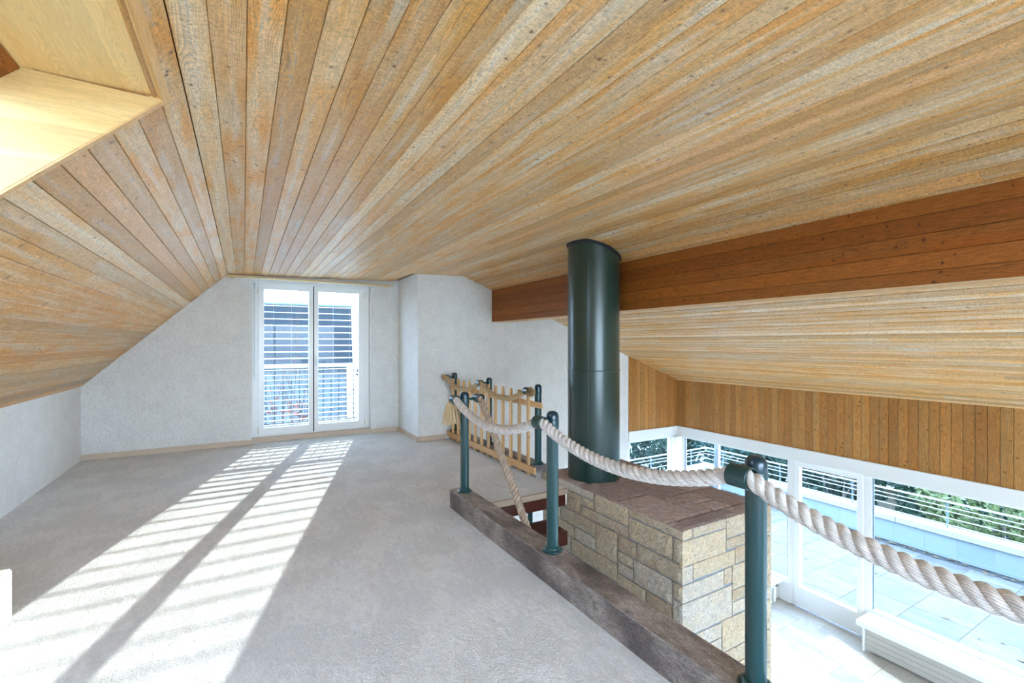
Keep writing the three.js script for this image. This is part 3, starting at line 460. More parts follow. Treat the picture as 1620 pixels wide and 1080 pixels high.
// ------------------------------------------------------------------ stone chimney block with the flue
{
  const x0 = 2.91, x1 = 4.08, z0 = -4.36, z1 = -2.43, top = 0.063, c = thing('stone_chimney_block', 'block of split pale sandstone ashlar carrying the green flue', 'chimney', [3.495, LOW_Y, -3.395]), O = V(3.495, LOW_Y, -3.395);
  part('core', box(x0 + 0.014 - O.x, x1 - 0.014 - O.x, 0, top - 0.014 - LOW_Y, z0 + 0.014 - O.z, z1 - 0.014 - O.z), mortar, c);
  // a split stone: its face swells and is broken, its edges are ragged
  const mk = (o, a, b, n, w, h, mats, name, rough = 0.012, depth = 0.03) => {
    const nx = Math.max(4, Math.round(w / 0.035)), ny = Math.max(4, Math.round(h / 0.03)), pos = [], uv = [], idx = [], s = sr() * 100, gap = 0.006, ou = sr() * 3, ov = sr() * 3;
    const ns = (x, y) => Math.sin(x * 37 + s) * Math.sin(y * 31 + s * 1.7) * 0.5 + Math.sin(x * 83 + y * 57 + s * 2.3) * 0.3 + Math.sin(x * 151 - y * 133 + s) * 0.2;
    for (let j = 0; j <= ny; j++) for (let i = 0; i <= nx; i++) {
      const u = lerp(gap, w - gap, i / nx), v = lerp(gap, h - gap, j / ny), e = Math.min(u, w - u, v, h - v), jag = (e < 0.006 ? 1 : 0.4) * 0.0022, d = sst(0, 0.02, e) * 0.011 + ns(u, v) * rough * 0.5 * sst(0, 0.025, e) + (sr() - 0.5) * 0.004 - 0.008;
      const edgeI = i === 0 || i === nx, edgeJ = j === 0 || j === ny, p = o.clone().addScaledVector(a, u + (edgeI ? (sr() - 0.5) * jag * 2 : 0)).addScaledVector(b, v + (edgeJ ? (sr() - 0.5) * jag * 2 : 0)).addScaledVector(n, d); pos.push(p.x, p.y, p.z); uv.push(u + ou, v + ov);
    }
    for (let j = 0; j < ny; j++) for (let i = 0; i < nx; i++) { const p = j * (nx + 1) + i; idx.push(p, p + 1, p + nx + 2, p, p + nx + 2, p + nx + 1); }
    const ring = []; for (let i = 0; i <= nx; i++) ring.push(i); for (let j = 1; j <= ny; j++) ring.push(j * (nx + 1) + nx); for (let i = nx - 1; i >= 0; i--) ring.push(ny * (nx + 1) + i); for (let j = ny - 1; j > 0; j--) ring.push(j * (nx + 1));
    const base = pos.length / 3; for (const q of ring) { const p = V(pos[q * 3], pos[q * 3 + 1], pos[q * 3 + 2]); p.addScaledVector(n, -depth); pos.push(p.x, p.y, p.z); uv.push(uv[q * 2] + 0.02, uv[q * 2 + 1] + 0.02); }
    for (let i = 0; i < ring.length; i++) { const k = (i + 1) % ring.length; idx.push(ring[k], ring[i], base + i, ring[k], base + i, base + k); }
    if (a.clone().cross(b).dot(n) < 0) for (let i = 0; i < idx.length; i += 3) { const q = idx[i]; idx[i] = idx[i + 1]; idx[i + 1] = q; }
    const g = new THREE.BufferGeometry(); g.setAttribute('position', new THREE.Float32BufferAttribute(pos, 3)); g.setAttribute('uv', new THREE.Float32BufferAttribute(uv, 2)); g.setIndex(idx); const g2 = g.toNonIndexed(); g2.computeVertexNormals(); g2.translate(-O.x, -O.y, -O.z);
    part(name, g2, mats[Math.floor(sr() * mats.length)], c);
  };
  const sr = rng(101), ym = V(0, 1, 0);
  const left = [[-3.013, -2.43, -0.015, 0.063], [-3.013, -2.527, -0.207, -0.015], [-2.527, -2.43, -0.207, -0.015], [-3.479, -3.013, -0.108, 0.063], [-3.69, -3.013, -0.213, -0.108], [-3.69, -3.479, -0.108, -0.02], [-4.36, -3.479, -0.02, 0.063], [-4.36, -3.69, -0.213, -0.02],
    [-2.917, -2.43, -0.358, -0.207], [-3.155, -2.917, -0.358, -0.213], [-3.454, -3.155, -0.49, -0.213], [-4.014, -3.454, -0.358, -0.213], [-4.36, -4.014, -0.358, -0.213], [-3.782, -3.454, -0.49, -0.358], [-4.36, -3.782, -0.49, -0.358], [-3.155, -2.956, -0.455, -0.358], [-3.155, -2.956, -0.56, -0.455], [-2.956, -2.534, -0.56, -0.358], [-2.534, -2.43, -0.5, -0.358], [-2.534, -2.43, -0.7, -0.5],
    [-3.84, -3.155, -0.66, -0.49], [-4.36, -3.84, -0.66, -0.49], [-3.155, -2.812, -0.7, -0.56], [-2.812, -2.534, -0.7, -0.56]];
  const front = [[2.91, 3.033, -0.02, 0.063], [3.033, 3.442, -0.02, 0.063], [3.442, 3.8, -0.112, 0.063], [3.8, 4.08, -0.112, 0.063], [2.91, 3.442, -0.222, -0.02], [3.442, 3.9, -0.205, -0.112], [3.9, 4.08, -0.205, -0.112], [2.91, 3.037, -0.36, -0.222], [3.037, 3.56, -0.35, -0.217], [3.56, 4.08, -0.348, -0.205], [2.91, 3.417, -0.502, -0.36], [3.417, 3.52, -0.49, -0.35], [3.52, 4.08, -0.555, -0.348], [2.91, 3.52, -0.77, -0.502], [3.52, 3.706, -0.655, -0.555], [3.706, 4.08, -0.655, -0.555], [3.52, 4.08, -0.765, -0.655], [2.91, 3.387, -0.9, -0.775], [2.91, 3.387, -1.03, -0.9], [3.387, 4.08, -1.035, -0.77]];
  const fill = (list, a0, a1, y1) => { let y = y1; while (y > LOW_Y + 0.02) { const h = Math.min(0.11 + 0.12 * sr(), y - LOW_Y), b = y - h < LOW_Y + 0.08 ? LOW_Y : y - h; let a = a0; while (a < a1 - 0.01) { let w = 0.22 + 0.4 * sr(); if (a + w > a1 - 0.12) w = a1 - a; list.push([a, a + w, b, y]); a += w; } y = b; } };
  fill(left, -4.36, -2.534, -0.7); fill(left, -2.534, -2.43, -0.7); fill(front, 2.91, 3.387, -1.03); fill(front, 3.387, 4.08, -1.035);
  for (const [a, b, y0, y1] of left) mk(V(x0, y0, a), Zp, ym, V(-1, 0, 0), b - a, y1 - y0, stoneMats, 'stone');
  for (const [a, b, y0, y1] of front) mk(V(a, y0, z1), V(1, 0, 0), ym, Zp, b - a, y1 - y0, stoneMats, 'stone', 0.016);
  const right = [], back = []; fill(right, z0, z1, top); fill(back, x0, x1, top);
  for (const [a, b, y0, y1] of right) mk(V(x1, y0, a), Zp, ym, V(1, 0, 0), b - a, y1 - y0, stoneMats, 'stone');
  for (const [a, b, y0, y1] of back) mk(V(a, y0, z0), V(1, 0, 0), ym, V(0, 0, -1), b - a, y1 - y0, stoneMats, 'stone');
  for (const [a, b, p, q] of [[2.91, 3.62, -2.6, -2.43], [3.62, 4.08, -2.6, -2.43], [2.91, 3.36, -3.2, -2.6], [2.91, 3.36, -3.75, -3.2], [2.91, 3.36, -4.36, -3.75], [3.36, 3.52, -3.05, -2.6], [3.52, 3.77, -2.79, -2.6], [3.36, 3.77, -3.6, -3.05], [3.52, 3.77, -3.05, -2.79], [3.77, 4.08, -3.06, -2.6], [3.77, 4.08, -3.5, -3.06], [3.36, 3.77, -4.36, -3.6], [3.77, 4.08, -4.36, -3.5]]) mk(V(a, top, p), V(1, 0, 0), Zp, ym, b - a, q - p, skyTintedStone, 'coping_stone', 0.014);
}
{
  const f = thing('flue_pipe', 'fat dark green sheet-metal flue rising from the stone block to the ceiling', 'flue', [3.29, 0.06, -3.93]), r = 0.277, lath = (p) => new THREE.LatheGeometry(p.map((q) => new THREE.Vector2(...q)), 72);
  part('lower_shell', lath([[r, 0], [r, 1.148]]), pipeGreen, f); part('joint_ring', lath([[r, 1.146], [r + 0.004, 1.147], [r + 0.004, 1.158], [r, 1.16]]), pipeGreen, f); part('upper_shell', lath([[r, 1.155], [r, 2.2]]), pipeGreen, f); { const under = (g) => { const p = g.attributes.position; for (let i = 0; i < p.count; i++) if (p.getY(i) > 2.38) p.setY(i, Math.min(flatY(3.29 + p.getX(i)), slopeR(3.29 + p.getX(i))) - 0.06 - (2.52 - p.getY(i))); g.computeVertexNormals(); return g; };
    part('upper_shell_top', under(lath([[r, 2.2], [r, 2.519]])), pipeGreen, f); part('top_collar', under(lath([[r, 2.49], [r + 0.004, 2.491], [r + 0.016, 2.512], [r + 0.016, 2.519]])), blackGap, f); }
  const th = Math.atan2(3.93, -3.29) + 0.21, sx = Math.cos(th), sz = Math.sin(th), px = -sz, pz = sx;
  const seam = (y0, y1) => { const g = new RoundedBoxGeometry(0.018, y1 - y0, 0.010, 2, 0.002); g.rotateY(Math.atan2(sx, sz)); g.translate(sx * (r + 0.0005), (y0 + y1) / 2, sz * (r + 0.0005)); return plain(g); };
  part('seam', seam(0.0, 1.146), pipeGreen, f); part('seam', seam(1.16, 2.3), pipeGreen, f);
}
// open stair: thick mahogany treads on a green stringer tube
{
  const s = thing('staircase', 'open stair of thick dark red-brown treads going down beside the stone block', 'stairs', [2.2, LOW_Y, -3.6]);
  for (let k = 0; k < 10; k++) { const y = -0.235 - 0.25 * k - LOW_Y, z = -3.47 + 0.33 * k + 3.6; part('tread', rbox(-0.34, 0.40, y - 0.13, y, z - 0.34, z, 0.008), mahogany, s); }
  part('stringer', rod(V(0.03, -0.5 - LOW_Y, -0.1), V(0.03, 0.1, 2.9), 0.05, 16), greenMetal, s);
  const c = thing('support_column', 'green steel column standing under the landing', 'column', [2.85, LOW_Y, -4.52]); part('shaft', rod(V(0, 0, 0), V(0, -0.18 - LOW_Y, 0), 0.03, 16), greenMetal, c); part('foot_plate', rbox(-0.06, 0.06, 0, 0.012, -0.06, 0.06, 0.003), greenMetal, c);
}

// ------------------------------------------------------------------ windows of the lower room
const HEAD = -0.47, GX = 8.13;
{
  structMesh('trim_2', merge([rbox(WIN_X - 0.03, WIN_X + 0.06, HEAD, -0.258, FRONT_Z + 0.02, REAR_Z, 0.004), rbox(WIN_X - 0.042, WIN_X + 0.05, -0.285, -0.256, FRONT_Z + 0.03, REAR_Z, 0.004)]), whitePaint, 'white head board over the long row of windows');
  structMesh('trim_3', merge([rbox(6.64, WIN_X + 0.02, HEAD, -0.258, FRONT_Z - 0.08, FRONT_Z + 0.03, 0.004), rbox(6.64, WIN_X, -0.285, -0.256, FRONT_Z - 0.06, FRONT_Z + 0.042, 0.004)]), whitePaint, 'white head board over the corner window');
  structMesh('trim_4', rbox(WIN_X - 0.17, WIN_X + 0.14, LOW_Y, HEAD + 0.002, FRONT_Z - 0.12, FRONT_Z + 0.12, 0.006), whitePaint, 'white corner post between the windows');
  const fix = (name, label, z0, z1, yb, bars = []) => {
    const w = structure(name, label), d0 = GX - 0.045, d1 = GX + 0.035, f = 0.05;
    part('frame', [rbox(d0, d1, yb, HEAD + 0.002, z0, z0 + f, 0.004), rbox(d0, d1, yb, HEAD + 0.002, z1 - f, z1, 0.004), rbox(d0, d1, HEAD - 0.03, HEAD + 0.002, z0 + f - 0.003, z1 - f + 0.003, 0.004), rbox(d0, d1, yb, yb + f, z0 + f - 0.003, z1 - f + 0.003, 0.004), ...bars.map((z) => rbox(d0, d1, yb, HEAD, z - 0.06, z + 0.06, 0.004))], whiteGloss, w);
    const edges = [z0 + f, ...bars.flatMap((z) => [z - 0.06, z + 0.06]), z1 - f]; for (let i = 0; i < edges.length; i += 2) { part('pane', box(GX - 0.003, GX + 0.003, yb + f - 0.005, HEAD - 0.025, edges[i] - 0.004, edges[i + 1] + 0.004), tinted, w); part('glazing_bead', [box(GX - 0.03, GX - 0.004, yb + f, HEAD - 0.03, edges[i], edges[i] + 0.012), box(GX - 0.03, GX - 0.004, yb + f, HEAD - 0.03, edges[i + 1] - 0.012, edges[i + 1])], zinc, w); }
    part('sill_wall', box(GX - 0.06, GX + 0.12, LOW_Y, yb + 0.002, z0, z1), whitePaint, w); return w;
  };
  fix('window_1', 'fixed window between the corner post and the terrace door', -6.76, -4.50, -2.60);
  fix('window_2', 'wide fixed window right of the terrace door', -3.36, REAR_Z, -2.50, [-0.3]);
  { // corner window in the front wall
    const w = structure('window_3', 'narrow corner window behind the flue'), z = FRONT_Z - 0.06, a = 6.64, b = WIN_X - 0.16;
    part('frame', [rbox(a, a + 0.06, -2.6, HEAD, z - 0.05, z + 0.04, 0.004), rbox(b - 0.03, b + 0.02, -2.6, HEAD, z - 0.05, z + 0.04, 0.004), rbox(a + 0.05, b, HEAD - 0.03, HEAD + 0.002, z - 0.05, z + 0.04, 0.004), rbox(a + 0.05, b, -2.6, -2.55, z - 0.05, z + 0.04, 0.004)], whiteGloss, w);
    part('pane', box(a + 0.05, b - 0.02, -2.56, HEAD - 0.02, z - 0.003, z + 0.003), tinted, w); part('sill_wall', box(a, b, LOW_Y, -2.6, z - 0.12, z + 0.05), whitePaint, w);
  }
  { // terrace door
    const d = structure('door_2', 'white glazed terrace door of the lower room'), d0 = GX - 0.055, d1 = GX + 0.035, z0 = -4.44, z1 = -3.42, yb = LOW_Y + 0.02;
    part('frame', [rbox(d0 + 0.01, d1 + 0.01, LOW_Y, HEAD + 0.002, -4.51, z0 + 0.006, 0.004), rbox(d0 + 0.01, d1 + 0.01, LOW_Y, HEAD + 0.002, z1 - 0.006, -3.352, 0.004)], whitePaint, d);
    const l = part('leaf', [rbox(d0, d1, yb, HEAD, z0, z0 + 0.09, 0.006), rbox(d0, d1, yb, HEAD, z1 - 0.085, z1, 0.006), rbox(d0 + 0.001, d1, HEAD - 0.1, HEAD - 0.002, z0 + 0.085, z1 - 0.08, 0.006), rbox(d0 + 0.001, d1, yb, -2.585, z0 + 0.085, z1 - 0.08, 0.006)], whiteGloss, d);
    part('pane', box(GX - 0.003, GX + 0.003, -2.59, HEAD - 0.095, z0 + 0.085, z1 - 0.08), tinted, l);
    part('handle', [rbox(d0 - 0.008, d0, -1.52, -1.36, z0 + 0.03, z0 + 0.056, 0.003), rod(V(d0, -1.40, z0 + 0.043), V(d0 - 0.045, -1.40, z0 + 0.043), 0.008), rod(V(d0 - 0.045, -1.395, z0 + 0.043), V(d0 - 0.048, -1.51, z0 + 0.043), 0.008)], steel, l);
  }
}
function bench(label, z0, z1, top, xf, n) { // convector case with its sill under a window
  const b = thing('convector', label, 'radiator', [7.9, LOW_Y, (z0 + z1) / 2]), c = (z0 + z1) / 2, t = top - LOW_Y, tone = std('#bdb5aa', 0.5);
  part('sill', [rbox(xf - 0.08 - 7.9, GX - 0.06 - 7.9, t - 0.03, t, z0 - c, z1 - c, 0.004), rbox(xf - 0.085 - 7.9, xf - 0.06 - 7.9, t - 0.075, t - 0.001, z0 - c, z1 - c, 0.004)], whiteGloss, b);
  part('case', box(xf + 0.02 - 7.9, GX - 0.07 - 7.9, 0.03, t - 0.12, z0 - c + 0.1, z1 - c - 0.06), tone, b);
  for (let i = 0; i < n; i++) { const h = (t - 0.14) / n; part('front_panel', rbox(xf - 7.9, xf + 0.018 - 7.9, 0.03 + i * h, 0.03 + (i + 1) * h - 0.004, z0 - c + 0.08, z1 - c - 0.02, 0.003), tone, b); }
  for (const zz of [z0 - c + 0.05, z1 - c - 0.06]) part('bracket', [rbox(xf - 0.02 - 7.9, xf + 0.02 - 7.9, 0, t - 0.03, zz, zz + 0.022, 0.003), rbox(xf + 0.09 - 7.9, xf + 0.13 - 7.9, 0, t - 0.03, zz, zz + 0.022, 0.003), rbox(xf - 0.02 - 7.9, xf + 0.13 - 7.9, t - 0.1, t - 0.07, zz, zz + 0.022, 0.003)], whitePaint, b);
}
bench('long low convector case under the wide window, right of the terrace door', -3.34, REAR_Z - 0.02, -2.49, 7.76, 4);
bench('low convector case under the window left of the terrace door', -6.72, -4.62, -2.58, 7.80, 3);
{ // glazing of the rear wall: unseen windows added to bring light into the room
  const g = structure('added_window_5', 'large rear window of the gallery, added to light the room'), z = REAR_Z + 0.15; part('pane', prism([[-0.95, 0.1], [3.15, 0.1], [3.15, 2.25], [-0.33, 2.25], [-0.95, 1.6]], z, z + 0.006), glass, g); part('frame', [rbox(-1.0, -0.92, 0.05, 1.62, z - 0.04, z + 0.04), prism([[-1.0, 1.62], [-0.92, 1.59], [-0.32, 2.22], [-0.35, 2.3]], z - 0.04, z + 0.04), rbox(3.12, 3.2, 0.05, 2.3, z - 0.04, z + 0.04), rbox(0.96, 1.04, 0.05, 2.3, z - 0.04, z + 0.04), rbox(-0.93, 3.13, 0.05, 0.13, z - 0.04, z + 0.04), rbox(-0.36, 3.13, 2.22, 2.3, z - 0.04, z + 0.04)], whiteGloss, g);
  const h = structure('added_window_6', 'large rear window of the lower room, added to light it'); part('pane', box(3.65, 6.55, -2.8, -0.45, z, z + 0.006), glass, h); part('frame', [rbox(3.6, 3.68, -2.85, -0.4, z - 0.04, z + 0.04), rbox(6.52, 6.6, -2.85, -0.4, z - 0.04, z + 0.04), rbox(5.06, 5.14, -2.85, -0.4, z - 0.04, z + 0.04), rbox(3.67, 6.53, -2.85, -2.77, z - 0.04, z + 0.04), rbox(3.67, 6.53, -0.48, -0.4, z - 0.04, z + 0.04)], whiteGloss, h);
}

// ------------------------------------------------------------------ terrace, garden and houses outside
const TX = 12.73, TZ = -9.7, TY = -2.97;
{
  const f = structure('floor_terrace', 'square concrete slabs of the terrace'), r = rng(111), mats = ['#858685', '#8d8e8d', '#7f8182'].map((c) => new THREE.MeshStandardMaterial({ color: c, ...tileNoise, bumpScale: 0.0015, roughness: 0.85 })), S = 0.75;
  part('bed', [box(WIN_X + 0.3, TX, TY - 0.3, TY - 0.02, TZ, REAR_Z + 1), box(4.6, WIN_X + 0.3, TY - 0.3, TY - 0.02, TZ, FRONT_Z - 0.3)], std('#4c4d4c', 1), f);
  const put = (x, z, w, d) => { const g = new THREE.BoxGeometry(w - 0.006, 0.03, d - 0.006); g.translate(x + w / 2, TY - 0.015 + (r() - 0.5) * 0.002, z + d / 2); part('slab', mapUV(g, 'z', [r() * 3, r() * 3]), mats[Math.floor(r() * 3)], f); };
  for (let x = WIN_X + 0.3; x < TX - 0.3; x += S) for (let z = TZ + 0.25; z < REAR_Z; z += S) put(x, z, Math.min(S, TX - 0.25 - x), S);
  for (let x = 4.7; x < WIN_X + 0.3 - 0.05; x += S) for (let z = TZ + 0.25; z < FRONT_Z - 0.35; z += S) put(x, z, Math.min(S, WIN_X + 0.3 - x), Math.min(S, FRONT_Z - 0.32 - z));
}
{ // parapet of zinc panels under a pale coping, with a rail on top
  const p = thing('terrace_parapet', 'low parapet of pale blue-grey sheet-metal panels round the terrace', 'parapet', [TX, TY, 0]), r = rng(121), P = 0.545, zm = ['#8d9a9e', '#959fa3', '#87959a'].map((c) => std(c, 0.6));
  for (let z = TZ; z < REAR_Z; z += P) part('panel', [rbox(-0.015, 0, 0.06, 0.46, z + 0.004, z + P - 0.004, 0.003), rbox(-0.022, -0.012, 0.06, 0.46, z - 0.012, z + 0.012, 0.003)], zm[Math.floor(r() * 3)], p);
  for (let x = TX - P; x > 4.6; x -= P) part('panel', rbox(x - TX + 0.004, x - TX + P - 0.004, 0.06, 0.46, TZ - 0.015, TZ, 0.003), zm[Math.floor(r() * 3)], p);
  part('wall', [box(0, 0.22, -0.3, 0.46, TZ - 0.2, REAR_Z + 1), box(4.6 - TX, 0, -0.3, 0.46, TZ - 0.22, TZ - 0.015)], zinc, p); part('skirting', [box(-0.03, 0, 0, 0.07, TZ, REAR_Z), box(4.6 - TX, 0, 0, 0.07, TZ, TZ + 0.03)], zm[0], p);
  const cp = std('#a9adad', 0.6); for (let z = TZ - 0.24; z < REAR_Z; z += 2.6) part('coping', rbox(-0.07, 0.27, 0.46, 0.59, z + 0.004, z + 2.596, 0.012), cp, p);
  for (let x = TX; x > 5; x -= 2.6) part('coping', rbox(x - TX - 2.6, x - TX - 0.075, 0.46, 0.59, TZ - 0.25, TZ + 0.07, 0.012), cp, p);
  const rail = thing('terrace_railing', 'white tubular railing with five bars on the terrace parapet', 'railing', [TX + 0.1, TY + 0.59, 0]), ys = [[0.545, 0.021], [0.44, 0.009], [0.35, 0.009], [0.21, 0.009], [0.07, 0.009]];
  for (const [y, q] of ys) { part('bar', rod(V(0, y, TZ - 0.1), V(0, y, REAR_Z), q, 8), railWhite, rail); part('bar', rod(V(0, y, TZ - 0.1), V(4.6 - TX, y, TZ - 0.1), q, 8), railWhite, rail); }
  for (let i = -1; i < 8; i++) { const z = -9.2 + 1.765 * (i + 0); if (z > REAR_Z || z < TZ) continue; part('stanchion', new THREE.TubeGeometry(new THREE.CatmullRomCurve3([V(0.02, 0, z), V(0.02, 0.3, z), V(0.01, 0.46, z), V(-0.02, 0.53, z)]), 12, 0.019, 8), zinc, rail); }
  for (let i = 0; i < 5; i++) part('stanchion', rod(V(-0.7 - i * 1.765, 0, TZ - 0.1), V(-0.7 - i * 1.765, 0.54, TZ - 0.1), 0.019, 8), zinc, rail);
  const a = thing('awning_post', 'slim white twin post standing on the terrace outside the window', 'post', [8.62, TY, -6.3]); part('shaft', [rbox(-0.05, 0.03, 0, 2.6, -0.05, 0.05, 0.006), rbox(0.05, 0.075, 0, 2.6, -0.02, 0.02, 0.004)], railWhite, a); part('foot', rbox(-0.09, 0.09, 0, 0.015, -0.09, 0.09, 0.003), railWhite, a);
}
{ // fallen leaves along the foot of the parapet
  const r = rng(131), m = std('#6e5f48', 0.9, { side: THREE.DoubleSide }), list = [];
  for (let i = 0; i < 260; i++) { const s = 0.02 + 0.03 * r(), g = new THREE.CircleGeometry(s, 5); g.rotateX(-1.57 + (r() - 0.5) * 0.5); g.rotateY(r() * 6); const k = r() < 0.8; g.translate(k ? TX - 0.05 - 0.35 * r() * r() : lerp(8.6, 12.4, r()), TY + 0.012 + 0.006 * r(), lerp(-9, 1, r())); list.push(g); }
  const mm = new THREE.Mesh(merge(list), m); mm.name = 'fallen_leaves'; mm.userData = { kind: 'stuff', label: 'dry fallen leaves along the foot of the terrace parapet', category: 'leaves' }; scene.add(mm);
}
const ground = structMesh('ground', box(-60, 80, -6.3, -6, -80, 40), std('#55574f', 1), 'garden ground below the terrace');
function leafCloud(cx, cy, cz, rx, ry, rz, n, size, seed) {
  const r = rng(seed), pos = [], q = new THREE.Quaternion(), e = new THREE.Euler(), bl = []; for (let i = 0; i < 26; i++) { let a; do a = V(r() * 2 - 1, r() * 2 - 1, r() * 2 - 1); while (a.length() > 1); bl.push([a, 0.22 + 0.22 * r()]); }
  for (let i = 0; i < n; i++) { const [b, br] = bl[Math.floor(r() * bl.length)], d = V(r() - 0.5, r() - 0.5, r() - 0.5).normalize().multiplyScalar(br * (0.6 + 0.4 * r())).add(b), s = size * (0.6 + 0.8 * r()); e.set(r() * 6, r() * 6, r() * 6); q.setFromEuler(e); const c = V(cx + d.x * rx, cy + d.y * ry, cz + d.z * rz); const v = [V(-s, 0, 0), V(0, -s * 0.45, s * 0.12), V(s, 0, 0), V(0, s * 0.45, s * 0.12)].map((p) => p.applyQuaternion(q).add(c)); for (const k of [0, 1, 2, 0, 2, 3]) pos.push(v[k].x, v[k].y, v[k].z); }
  const g = new THREE.BufferGeometry(); g.setAttribute('position', new THREE.Float32BufferAttribute(pos, 3)); g.setAttribute('uv', new THREE.Float32BufferAttribute(new Float32Array(pos.length / 3 * 2), 2)); g.computeVertexNormals(); return g;
}
function branches(h, seed, depth, rad, lean = 0.5) {
  const r = rng(seed), out = []; const grow = (p, d, len, q, k) => { const e = p.clone().addScaledVector(d, len); out.push(rod(p, e, q, 5, q * 0.65)); if (k <= 0) return; const n = 2 + Math.floor(r() * 2); for (let i = 0; i < n; i++) grow(p.clone().lerp(e, 0.55 + 0.45 * r()), d.clone().add(V(r() - 0.5, (r() - 0.3) * 0.6, r() - 0.5).multiplyScalar(lean * 2)).normalize(), len * (0.55 + 0.25 * r()), q * 0.6, k - 1); };
  grow(V(0, 0, 0), V((r() - 0.5) * 0.2, 1, (r() - 0.5) * 0.2).normalize(), h, rad, depth); return out;
}
const leafM = (c) => std(c, 0.7, { side: THREE.DoubleSide, transmission: 0.3, thickness: 0 });
const bark = std('#7d746c', 0.95), greenDark = leafM('#1c3f2c'), greenMid = leafM('#2c4f36'), greenYellow = leafM('#6e7a48'), greenBlue = leafM('#234a40'), orangeLeaf = leafM('#8a4420');
function tree(name, label, cat, x, z, base, h, rx, n, size, mat, seed, group) {
  const t = thing(name, label, cat, [x, base, z], group); part('stem', branches(h * 0.4, seed, 2, 0.07), bark, t); const m = part('foliage', leafCloud(0, h * 0.6, 0, rx, h * 0.42, rx, n, size, seed + 1), mat, t); m.userData.kind = 'stuff';
}
tree('evergreen_tree', 'dark evergreen tree beyond the terrace corner', 'tree', 16.5, -14.2, -6, 6.4, 2.0, 6000, 0.12, greenDark, 201);
tree('evergreen_tree', 'blue-green evergreen beyond the middle of the terrace railing', 'tree', 16.6, -10.6, -6, 5.2, 1.9, 6000, 0.12, greenBlue, 203);
tree('evergreen_tree', 'dark evergreen hedge tree behind the terrace door', 'tree', 16.4, -7.8, -6, 4.8, 1.8, 6000, 0.11, greenDark, 205);
tree('evergreen_tree', 'dense green bush left of the yellowish shrub beyond the railing', 'bush', 17.2, -5.2, -6, 4.6, 1.5, 5000, 0.1, greenMid, 207);
tree('garden_shrub', 'yellowish green shrub beyond the railing, seen through the wide window', 'shrub', 15.8, -4.1, -6, 4.4, 1.15, 3600, 0.09, greenYellow, 209);
tree('evergreen_tree', 'green bush behind the yellowish shrub', 'bush', 17.4, -3.2, -6, 4.2, 1.2, 3500, 0.1, greenBlue, 211);
tree('evergreen_tree', 'teal evergreen beyond the corner window', 'tree', 11.5, -15.5, -6, 5.6, 2.2, 6000, 0.12, greenBlue, 213);
tree('evergreen_tree', 'dark evergreen left of the corner window view', 'tree', 8.2, -16.5, -6, 5.0, 1.8, 4000, 0.12, greenMid, 215);
{
  const b = thing('bare_tree', 'leafless pale tree beyond the railing at the right edge', 'tree', [16.6, -6, -1.6]); part('branches', branches(2.2, 221, 5, 0.1, 0.55), std('#b5aaa2', 0.95), b);
  const c = thing('bare_tree', 'leafless thin tree between the shrub and the right edge', 'tree', [15.6, -6, -2.5]); part('branches', branches(1.9, 223, 5, 0.07, 0.6), std('#a39a90', 0.95), c);
  const h = thing('garden_house', 'pale beige house wall between the bushes beyond the terrace', 'house', [21, -6, -6.8]); part('wall', box(-1.5, 1.5, 0, 2.6, -2.2, 2.2), std('#b9ab97', 0.9), h); part('roof', prism([[-1.8, 2.55], [1.8, 2.55], [0, 3.3]], -2.4, 2.4), std('#6c6660', 0.8), h);
}
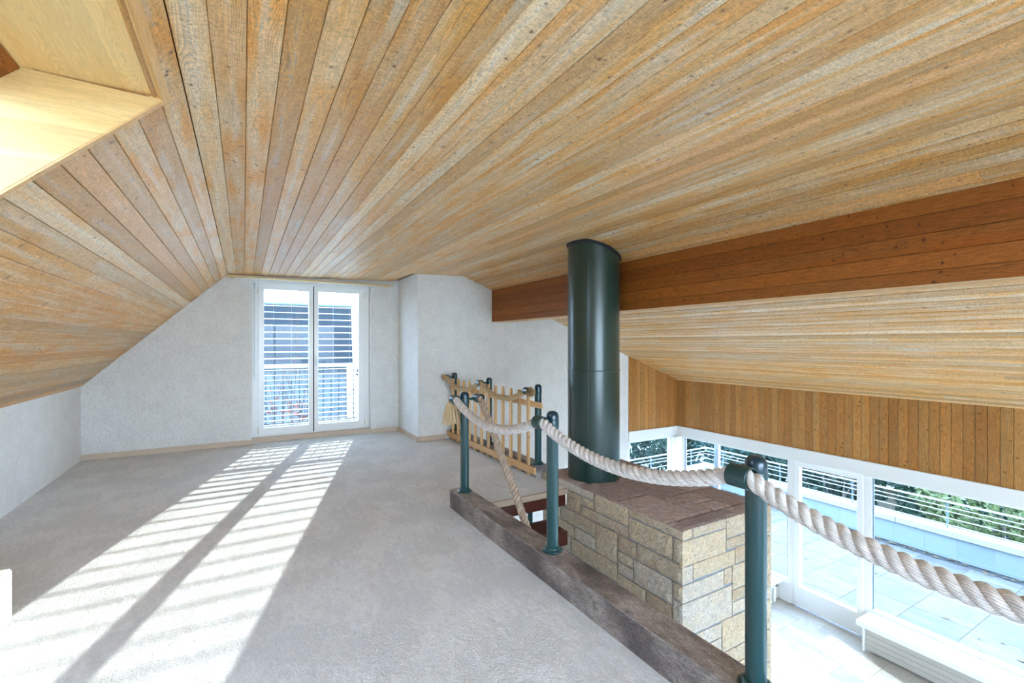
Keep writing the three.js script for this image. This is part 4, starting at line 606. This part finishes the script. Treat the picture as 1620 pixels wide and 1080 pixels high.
{ // balcony in front of the gallery door
  const b = thing('balcony', 'narrow balcony with a grey bar railing outside the gallery door', 'balcony', [0.98, 0, -8.75]), bar = std('#3c4448', 0.5);
  part('deck', box(-1.5, 1.4, -0.22, -0.06, -0.5, 0.5), zinc, b); part('handrail', rbox(-1.5, 1.4, 1.06, 1.11, -0.5, -0.44, 0.01), railWhite, b); part('lower_rail', rbox(-1.5, 1.4, 0.06, 0.09, -0.485, -0.455, 0.005), bar, b);
  for (let i = 0; i < 22; i++) part('baluster', rod(V(-1.45 + i * 0.135, 0.08, -0.47), V(-1.45 + i * 0.135, 1.07, -0.47), 0.009, 8), bar, b);
}
{
  const n = thing('neighbour_building', 'large building with a dark grey roof seen through the blind', 'building', [-1, -6, -29]); part('wall', box(-7, 6.4, 0, 6.3, -6, -0.4), std('#6f7a80', 0.9), n);
  const roof = std('#2b3339', 0.8); part('roof', prism([[-7.3, 6.3], [6.7, 6.3], [6.6, 9.7], [-7.2, 9.7]], -7, 0), roof, n); part('eaves', rbox(-7.4, 6.8, 6.1, 6.34, -0.6, 0.15, 0.03), std('#8c9294', 0.6), n); part('ridge', rbox(-7.3, 6.7, 9.66, 9.78, -0.3, 0.06, 0.03), zinc, n);
  const m = thing('neighbour_building', 'lower house at the right of the view through the balcony door', 'building', [10.6, -6, -25]); part('wall', box(-4.2, 4, 0, 5.6, -5, 0), std('#6b6766', 0.9), m); part('roof', prism([[-4.5, 5.5], [4.3, 5.5], [4.0, 7.2], [-4.1, 7.2]], -5.2, 0.2), std('#454b50', 0.8), m); for (let i = 0; i < 3; i++) part('window_pane', rbox(-3.4 + i * 2.2, -2.2 + i * 2.2, 3.2, 4.6, -0.02, 0.04, 0.01), std('#56626a', 0.2), m);
}
{
  const s = thing('autumn_shrub', 'bare twiggy shrub with a few orange leaves behind the balcony railing', 'shrub', [0.9, -3.1, -11.2]), r = rng(241), tw = []; for (let i = 0; i < 6; i++) tw.push(...branches(1.7 + r() * 0.8, 250 + i, 3, 0.014, 0.35).map((g) => g.translate((r() - 0.5) * 0.02 + (i - 3) * 0.12, 0, 0)));
  part('twigs', tw, std('#4a3c38', 0.9), s); const m = part('leaves', leafCloud(-0.1, 2.9, 0, 0.6, 0.75, 0.4, 420, 0.04, 242), orangeLeaf, s); m.userData.kind = 'stuff';
}

scene.traverse((o) => { if (o.isMesh) { o.castShadow = true; o.receiveShadow = true; } delete o.userData.names; });
renderer.render(scene, camera);
